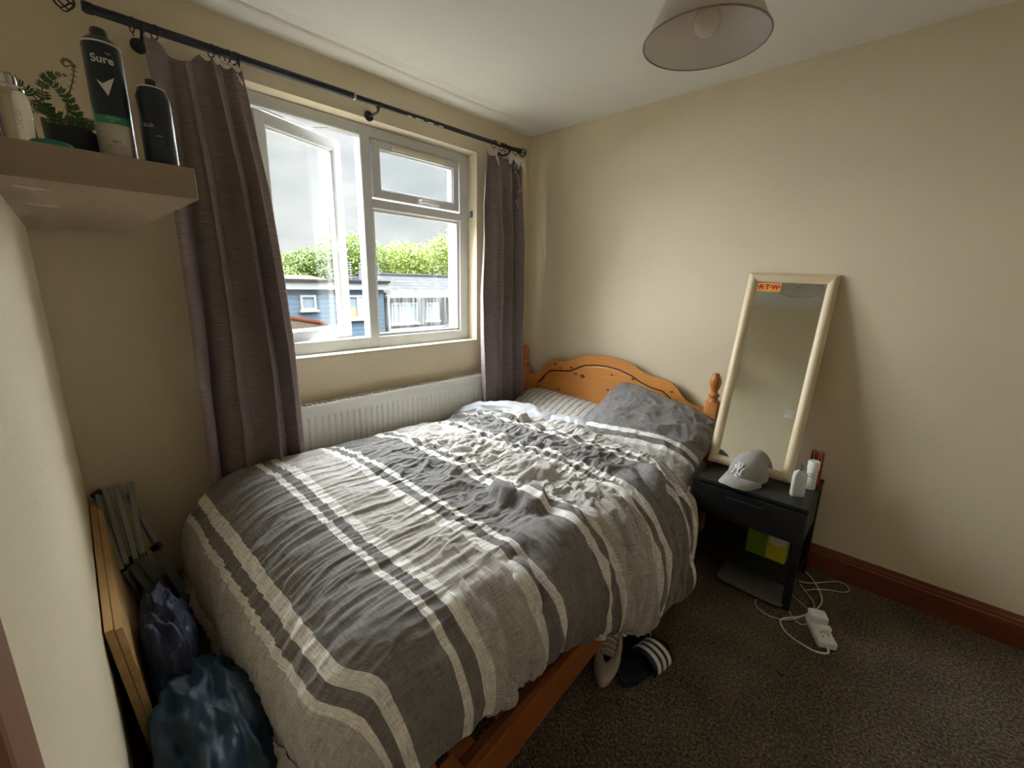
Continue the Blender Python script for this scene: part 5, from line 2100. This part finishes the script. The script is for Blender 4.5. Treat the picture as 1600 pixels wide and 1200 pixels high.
# folded grey metal frame
fr = thing('folded_frame', 'folded grey metal folding-chair frame standing in the corner', 'folding frame', (0, 0, 0))


def leg_bar(a, b, w=0.019, h=0.019, name='bar', mat=steel_m):
    bm = bmesh.new()
    bar(bm, a, b, w, h, 0.002)
    return obj(name, bm, mat, fr)


leg_bar((0.05, -2.447, 0.600), (0.33, -2.438, 0.415), 0.016, 0.036)
leg_bar((0.05, -2.415, 0.605), (0.33, -2.412, 0.420), 0.016, 0.036)
leg_bar((0.05, -2.372, 0.602), (0.33, -2.394, 0.432), 0.016, 0.036)
leg_bar((0.06, -2.385, 0.560), (0.30, -2.350, 0.440), 0.014, 0.032)
leg_bar((0.05, -2.470, 0.585), (0.34, -2.452, 0.405), 0.014, 0.032)
leg_bar((0.33, -2.462, 0.402), (0.30, -2.385, 0.432), 0.020, 0.028, 'joint', blackp_m)
leg_bar((0.295, -2.360, 0.425), (0.31, -2.340, 0.442), 0.020, 0.024, 'joint', blackp_m)
leg_bar((0.045, -2.482, 0.585), (0.05, -2.455, 0.604), 0.020, 0.022, 'joint', blackp_m)
leg_bar((0.33, -2.445, 0.400), (0.22, -2.360, 0.012), 0.016, 0.030)
leg_bar((0.33, -2.425, 0.410), (0.26, -2.325, 0.012), 0.016, 0.030)
leg_bar((0.32, -2.398, 0.420), (0.30, -2.285, 0.012), 0.014, 0.028)
leg_bar((0.305, -2.352, 0.425), (0.30, -2.245, 0.012), 0.014, 0.028)


def soft_bag(name, label, mat, c, rad_, seed, folds, cat='bag', tilt=None, zmin=0.004, ymin=None, part=None, amp=0.16):
    """a slumped fabric bag: closed lumpy body with drawn folds"""
    nu_, nv_ = 120, 72
    P = np.zeros((nu_, nv_, 3))
    for i in range(nu_):
        a_ = 2 * PI * i / nu_
        for j in range(nv_):
            b_ = PI * (j / (nv_ - 1) - 0.5)
            d = Vector((math.cos(a_) * math.cos(b_), math.sin(a_) * math.cos(b_), math.sin(b_)))
            s = 1 + amp * noise.noise(d * 1.6 + Vector((seed, 0, 0)))
            q = d * folds + Vector((seed * 3, 1, 2))
            s += 0.13 * (0.35 - abs(noise.noise(Vector((q.x, q.y, q.z * 0.45)))) * 1.6)
            s += 0.05 * (0.35 - abs(noise.noise(q * 2.4)) * 1.6)
            dd = Vector([math.copysign(abs(k) ** 0.85, k) for k in d])
            p = Vector(c) + Vector((dd.x * rad_[0], dd.y * rad_[1], dd.z * rad_[2])) * s
            if tilt:
                p.x += (p.z - c[2]) * tilt[0]
                p.y += (p.z - c[2]) * tilt[1]
            p.z = max(p.z, zmin)
            if ymin is not None:
                p.y = max(p.y, ymin(p.x))
            P[i, j] = p
    o = grid_mesh(name, P, mat, None, closed_u=True)
    tag(o, label, cat)
    return o


nb = soft_bag('navy_bag', 'slumped navy fabric bag between the boards and the bed foot', navy_m, (0.72, -2.395, 0.24), (0.20, 0.068, 0.235), 2.0, 2.6, ymin=lambda x: -2.452 + 0.0 * x)
bbg = soft_bag('blue_bag', 'large crumpled teal-blue nylon bag at the foot of the bed, nearest the camera', teal_m, (1.12, -2.365, 0.17), (0.34, 0.125, 0.215), 7.0, 3.0, ymin=lambda x: left_wall_y(x) + 0.022)
# flap pocket on the navy bag
bm = bmesh.new()
nu, nv = 14, 12
P = np.zeros((nu, nv, 3))
for i in range(nu):
    for j in range(nv):
        u_, v_ = i / (nu - 1), j / (nv - 1)
        P[i, j] = (0.86 + 0.05 * u_ + 0.008 * math.sin(3 * v_), -2.448 + 0.075 * u_, 0.17 + 0.16 * v_ + 0.01 * math.sin(4 * u_))
bm.free()
o = grid_mesh('pocket', P, navy_m, nb)
o.modifiers.new('t', 'SOLIDIFY').thickness = 0.004


# ------------------------------------------------------------------ outside: houses and trees beyond the window
GZ = -6.0
ground_m = plain('garden_ground', (0.035, 0.038, 0.026), 0.9, noise_amt=0.3, noise_scale=1.0)
struct(obj('ground', nbox((-80, -30, GZ - 0.2), (-1.5, 60, GZ)), ground_m))


def cladding(name, c1, c2, period, axis='Z', rough=0.7):
    m, nt, b = new_mat(name)
    tc = nt.nodes.new('ShaderNodeTexCoord')
    w = nd(nt, 'ShaderNodeTexWave', wave_type='BANDS', bands_direction=axis, wave_profile='SAW')
    w.inputs['Scale'].default_value = 0.314 / period
    nt.links.new(tc.outputs['Object'], w.inputs['Vector'])
    r = ramp(nt, [(0.0, tuple(k * 0.45 for k in c1)), (0.12, c1), (1.0, c2)])
    nt.links.new(w.outputs['Fac'], r.inputs[0])
    nt.links.new(r.outputs[0], b.inputs['Base Color'])
    b.inputs['Roughness'].default_value = rough
    bp = nd(nt, 'ShaderNodeBump', i_Strength=0.6, i_Distance=0.03)
    nt.links.new(w.outputs['Fac'], bp.inputs['Height'])
    nt.links.new(bp.outputs[0], b.inputs['Normal'])
    return m


def brick_tiles(name, c1, c2, mortar, scale, bw=0.5, rh=0.25):
    m, nt, b = new_mat(name)
    tc = nt.nodes.new('ShaderNodeTexCoord')
    br_ = nd(nt, 'ShaderNodeTexBrick')
    br_.inputs['Color1'].default_value = (*c1, 1)
    br_.inputs['Color2'].default_value = (*c2, 1)
    br_.inputs['Mortar'].default_value = (*mortar, 1)
    br_.inputs['Scale'].default_value = scale
    br_.inputs['Brick Width'].default_value = bw
    br_.inputs['Row Height'].default_value = rh
    mp = nd(nt, 'ShaderNodeMapping')
    mp.inputs['Rotation'].default_value = (0, PI / 2, PI / 2)
    nt.links.new(tc.outputs['Object'], mp.inputs[0])
    nt.links.new(mp.outputs[0], br_.inputs['Vector'])
    nt.links.new(br_.outputs['Color'], b.inputs['Base Color'])
    b.inputs['Roughness'].default_value = 0.95
    b.inputs['Specular IOR Level'].default_value = 0.1
    return m


clad_m = cladding('blue_grey_cladding', (0.075, 0.120, 0.165), (0.105, 0.155, 0.21), 0.155)
slate2_m = brick_tiles('grey_slate', (0.030, 0.031, 0.034), (0.045, 0.045, 0.048), (0.018, 0.018, 0.02), 2.2)
fasc_m = plain('white_fascia', (0.26, 0.26, 0.26), 0.5)
felt_m = plain('grey_roof_felt', (0.028, 0.030, 0.032), 0.9, spec=0.1)
pant_m = brick_tiles('terracotta_tiles', (0.42, 0.22, 0.15), (0.36, 0.20, 0.14), (0.2, 0.11, 0.08), 3.0)
tan_m = brick_tiles('tan_roof_tiles', (0.050, 0.039, 0.026), (0.038, 0.030, 0.020), (0.017, 0.014, 0.010), 3.2)
ridge_m = plain('red_ridge_tile', (0.075, 0.020, 0.012), 0.9, spec=0.1)
gutter_m = plain('white_gutter', (0.20, 0.21, 0.215), 0.6)
wglass = plain('house_window_glass', (0.16, 0.20, 0.24), 0.15)
bric_m = plain('blind_brown', (0.30, 0.20, 0.13), 0.7)
curt_m = plain('net_curtain', (0.55, 0.54, 0.50), 0.8)


def house_window(parent, x, y0, y1, z0, z1, bars, fw_=0.07):
    bm = bmesh.new()
    ring_frame(bm, y0, y1, z0, z1, x, x + 0.08, fw_, 0.0)
    for yb in bars:
        box(bm, (x, yb - 0.035, z0), (x + 0.079, yb + 0.035, z1))
    box(bm, (x, y0 - 0.06, z0 - 0.05), (x + 0.14, y1 + 0.06, z0 + 0.01))
    f = obj('window', bm, fasc_m, parent)
    obj('pane', nbox((x - 0.01, y0 + 0.02, z0 + 0.02), (x + 0.03, y1 - 0.02, z1 - 0.02)), wglass, f)
    return f


hb = thing('clad_house', 'house with blue-grey boarded upper storey and flat roof, across the gardens', 'house', (0, 0, 0))
obj('wall', nbox((-16.0, -4.0, GZ), (-12.0, 5.88, 1.20)), clad_m, hb)
obj('fascia', nbox((-16.2, -4.2, 1.10), (-11.8, 5.98, 1.34), 0.01), fasc_m, hb)
obj('roof_edge', nbox((-16.25, -4.25, 1.34), (-11.72, 6.02, 1.42), 0.01), felt_m, hb)
bm = bmesh.new()
extrude_poly(bm, [(-16.0, 1.41), (-12.6, 1.41), (-14.2, 1.56)], -4.2, 4.2, 'y')
obj('tiled_ridge', bm, ridge_m, hb)
house_window(hb, -12.0, 2.93, 3.42, 0.45, 0.93, [])
w2 = house_window(hb, -12.0, 4.42, 5.14, 0.10, 0.92, [4.83])
obj('blind', nbox((-11.965, 4.50, 0.16), (-11.955, 4.79, 0.50)), bric_m, w2)
obj('net_curtain', nbox((-11.965, 4.88, 0.16), (-11.955, 5.07, 0.86)), curt_m, w2)

hg = thing('slate_house', 'grey slate house with white gutter and row of white windows, right of the clad house', 'house', (0, 0, 0))
bm = bmesh.new()
box(bm, (-17.0, 5.90, GZ), (-12.25, 16.0, 0.86))
obj('wall', bm, slate2_m, hg)
bm = bmesh.new()
extrude_poly(bm, [(-12.0, 0.90), (-12.05, 0.95), (-14.2, 1.66), (-17.1, 0.90)], 6.05, 16.0, 'y')
obj('roof', bm, slate2_m, hg)
bm = tube(bmesh.new(), [(-14.2, 6.05, 1.66), (-14.2, 16.0, 1.66)], 0.09, 10)
obj('ridge', bm, slate2_m, hg)
obj('gutter', nbox((-12.12, 5.98, 0.80), (-11.95, 16.0, 0.92), 0.02), gutter_m, hg)
house_window(hg, -12.25, 6.28, 7.45, -0.18, 0.62, [6.66, 7.06])
house_window(hg, -12.25, 7.88, 8.48, -0.12, 0.60, [8.18])
bm = tube(bmesh.new(), [(-11.9, 6.0, 0.85), (-11.9, 6.02, -3.0)], 0.05, 8)
obj('downpipe', bm, gutter_m, hg)
obj('lead_flashing', nbox((-12.24, 6.1, -0.62), (-12.16, 9.6, -0.34)), plain('lead_grey', (0.28, 0.31, 0.36), 0.6), hg)

hr = thing('tiled_lean_to', 'low tan tiled roof with red ridge seen at the bottom left of the window', 'roof', (0, 0, 0))
bm = bmesh.new()
v = [bm.verts.new(p) for p in ((-11.6, 3.42, 0.02), (-9.0, 3.6, -0.75), (-9.0, -1.0, -0.75), (-11.6, -1.0, 0.95), (-9.0, 3.6, GZ), (-9.0, -1.0, GZ), (-11.9, 3.42, 0.02), (-11.9, -1.0, 0.95), (-11.9, 3.42, GZ), (-11.9, -1.0, GZ))]
bm.faces.new((v[0], v[1], v[2], v[3]))
bm.faces.new((v[1], v[4], v[5], v[2]))
bm.faces.new((v[0], v[3], v[7], v[6]))
bm.faces.new((v[0], v[6], v[8], v[4], v[1]))
bm.faces.new((v[3], v[2], v[5], v[9], v[7]))
bm.faces.new((v[6], v[7], v[9], v[8]))
bm.faces.new((v[4], v[8], v[9], v[5]))
obj('roof', bm, tan_m, hr)
bm = tube(bmesh.new(), [(-11.6, 3.45, 0.05), (-11.6, -1.0, 0.98)], 0.07, 8)
tube(bm, [(-11.6, 3.45, 0.05), (-9.0, 3.62, -0.72)], 0.05, 8)
obj('ridge', bm, ridge_m, hr)

ht = thing('tan_roof_house', 'tan tiled roof sloping up at the bottom right of the window', 'roof', (0, 0, 0))
bm = bmesh.new()
v = [bm.verts.new(p) for p in ((-10.6, 8.6, 0.35), (-10.6, 14.0, 0.35), (-8.8, 14.0, -0.9), (-8.8, 6.3, -0.9), (-10.8, 6.3, -0.9), (-10.8, 14.0, -0.9))]
bm.faces.new((v[0], v[1], v[2], v[3]))
bm.faces.new((v[0], v[3], v[4]))
bm.faces.new((v[0], v[4], v[5], v[1]))
bm.faces.new((v[3], v[2], v[5], v[4]))
bm.faces.new((v[1], v[5], v[2]))
obj('roof', bm, tan_m, ht)
obj('wall', nbox((-10.75, 6.4, GZ), (-8.9, 13.9, -0.86)), slate2_m, ht)

# aerials
def aerial(y, h, w, label):
    a = thing('tv_aerial', label, 'aerial', (-12.4, y, 1.42), (0, 0, 0), 'aerials on the clad roof')
    obj('mast', tube(bmesh.new(), [(0, 0, 0), (0, 0, h)], 0.018, 8), gutter_m, a)
    bm = bmesh.new()
    for k in range(7):
        z = h - 0.02 - k * 0.085
        tube(bm, [(0.02, -w / 2, z), (0.02, w / 2, z)], 0.013, 6)
    tube(bm, [(0.0, -w * 0.38, h), (0.0, -w * 0.38, h - 0.6)], 0.012, 6)
    tube(bm, [(0.0, w * 0.38, h), (0.0, w * 0.38, h - 0.6)], 0.012, 6)
    obj('element_array', bm, gutter_m, a)
    return a


aerial(4.72, 0.62, 0.42, 'white tv aerial on the clad roof seen through the open gap')
aerial(5.38, 0.58, 0.40, 'white tv aerial on the clad roof almost behind the mullion')
aerial(5.80, 0.60, 0.40, 'white tv aerial at the right end of the clad roof')


# ------------------------------------------------------------------ trees
def leaf_material(name, c):
    m, nt, b = new_mat(name)
    g = nt.nodes.new('ShaderNodeNewGeometry')
    r = ramp(nt, [(0.0, tuple(k * 0.60 for k in c)), (0.5, c), (1.0, tuple(min(1, k * 1.45) for k in c))])
    nt.links.new(g.outputs['Random Per Island'], r.inputs[0])
    nt.links.new(r.outputs[0], b.inputs['Base Color'])
    b.inputs['Roughness'].default_value = 0.55
    tr = nd(nt, 'ShaderNodeBsdfTranslucent')
    nt.links.new(r.outputs[0], tr.inputs['Color'])
    mix = nd(nt, 'ShaderNodeMixShader')
    mix.inputs[0].default_value = 0.30
    nt.links.new(b.outputs[0], mix.inputs[1])
    nt.links.new(tr.outputs[0], mix.inputs[2])
    nt.links.new(mix.outputs[0], nt.nodes['Material Output'].inputs['Surface'])
    return m


leaf_a = leaf_material('leaf_yellow_green', (0.135, 0.175, 0.022))
leaf_b = leaf_material('leaf_mid_green', (0.095, 0.140, 0.022))
bark_m = plain('bark', (0.12, 0.09, 0.06), 0.9)


def tree(name, x, y, top, rx, rz, leaf_m, seed, label, nl=15000):
    t = thing(name, label, 'tree', (x, y, GZ), (0, 0, 0), 'trees beyond the houses')
    rnd = np.random.default_rng(seed)
    H_ = top - GZ
    bm = bmesh.new()
    tube(bm, [(0, 0, 0), (0.1, 0, H_ * 0.35), (0, 0.1, H_ * 0.65)], [0.3, 0.22, 0.1], 10)
    for k in range(6):
        a_ = k * 1.05
        tube(bm, [(0.05, 0.0, H_ * (0.3 + 0.04 * k)), (rx * 0.35 * math.cos(a_), rx * 0.35 * math.sin(a_), H_ * (0.48 + 0.05 * k))], [0.12, 0.04], 6)
    obj('trunk', bm, bark_m, t)
    # clumps on an ellipsoid, leaves scattered on every clump
    nc = 60
    dirs = rnd.standard_normal((nc, 3))
    dirs /= np.linalg.norm(dirs, axis=1)[:, None]
    dirs[:, 2] = np.abs(dirs[:, 2]) * 1.15 - 0.30
    cc_ = dirs * np.array([rx * 0.72, rx * 0.72, rz * 0.74]) + np.array([0, 0, H_ - rz])
    cr_ = rnd.uniform(0.28, 0.44, nc) * min(rx, rz)
    k = rnd.integers(0, nc, nl)
    d = rnd.standard_normal((nl, 3))
    d /= np.linalg.norm(d, axis=1)[:, None]
    c = cc_[k] + d * (cr_[k] * rnd.uniform(0.72, 1.06, nl))[:, None]
    a = rnd.standard_normal((nl, 3))
    a += d * 0.5
    a /= np.linalg.norm(a, axis=1)[:, None]
    b = np.cross(a, d)
    b /= np.linalg.norm(b, axis=1)[:, None] + 1e-9
    s = rnd.uniform(0.055, 0.12, nl)[:, None]
    V = np.stack([c - a * s, c + b * s * 0.6, c + a * s, c - b * s * 0.6], 1).reshape(-1, 3)
    F = np.arange(nl * 4).reshape(-1, 4)
    me = bpy.data.meshes.new('crown')
    me.from_pydata(V.tolist(), [], F.tolist())
    me.materials.append(leaf_m)
    o = bpy.data.objects.new('crown', me)
    COL.objects.link(o)
    o.parent = t
    return t


tree('tree', -25.0, 19.3, 5.6, 3.4, 4.4, leaf_a, 1, 'tallest bright green tree, behind the slate house')
tree('tree', -24.5, 15.0, 4.7, 2.9, 3.8, leaf_a, 2, 'bright green tree just right of the mullion, behind the aerials')
tree('tree', -25.0, 11.4, 5.2, 2.8, 4.2, leaf_b, 3, 'tall green tree in the gap between sash and mullion')
tree('tree', -27.0, 9.0, 3.7, 2.2, 3.0, leaf_b, 4, 'smaller green tree seen through the open sash')
tree('tree', -29.0, 7.4, 3.2, 2.2, 2.6, leaf_b, 5, 'low distant tree at the left edge of the open sash')
tree('tree', -24.0, 23.0, 5.6, 3.0, 4.2, leaf_a, 6, 'green tree at the right edge of the window view')
tree('tree', -30.0, 14.2, 4.5, 4.0, 4.0, leaf_b, 8, 'broad green tree filling in behind the others')
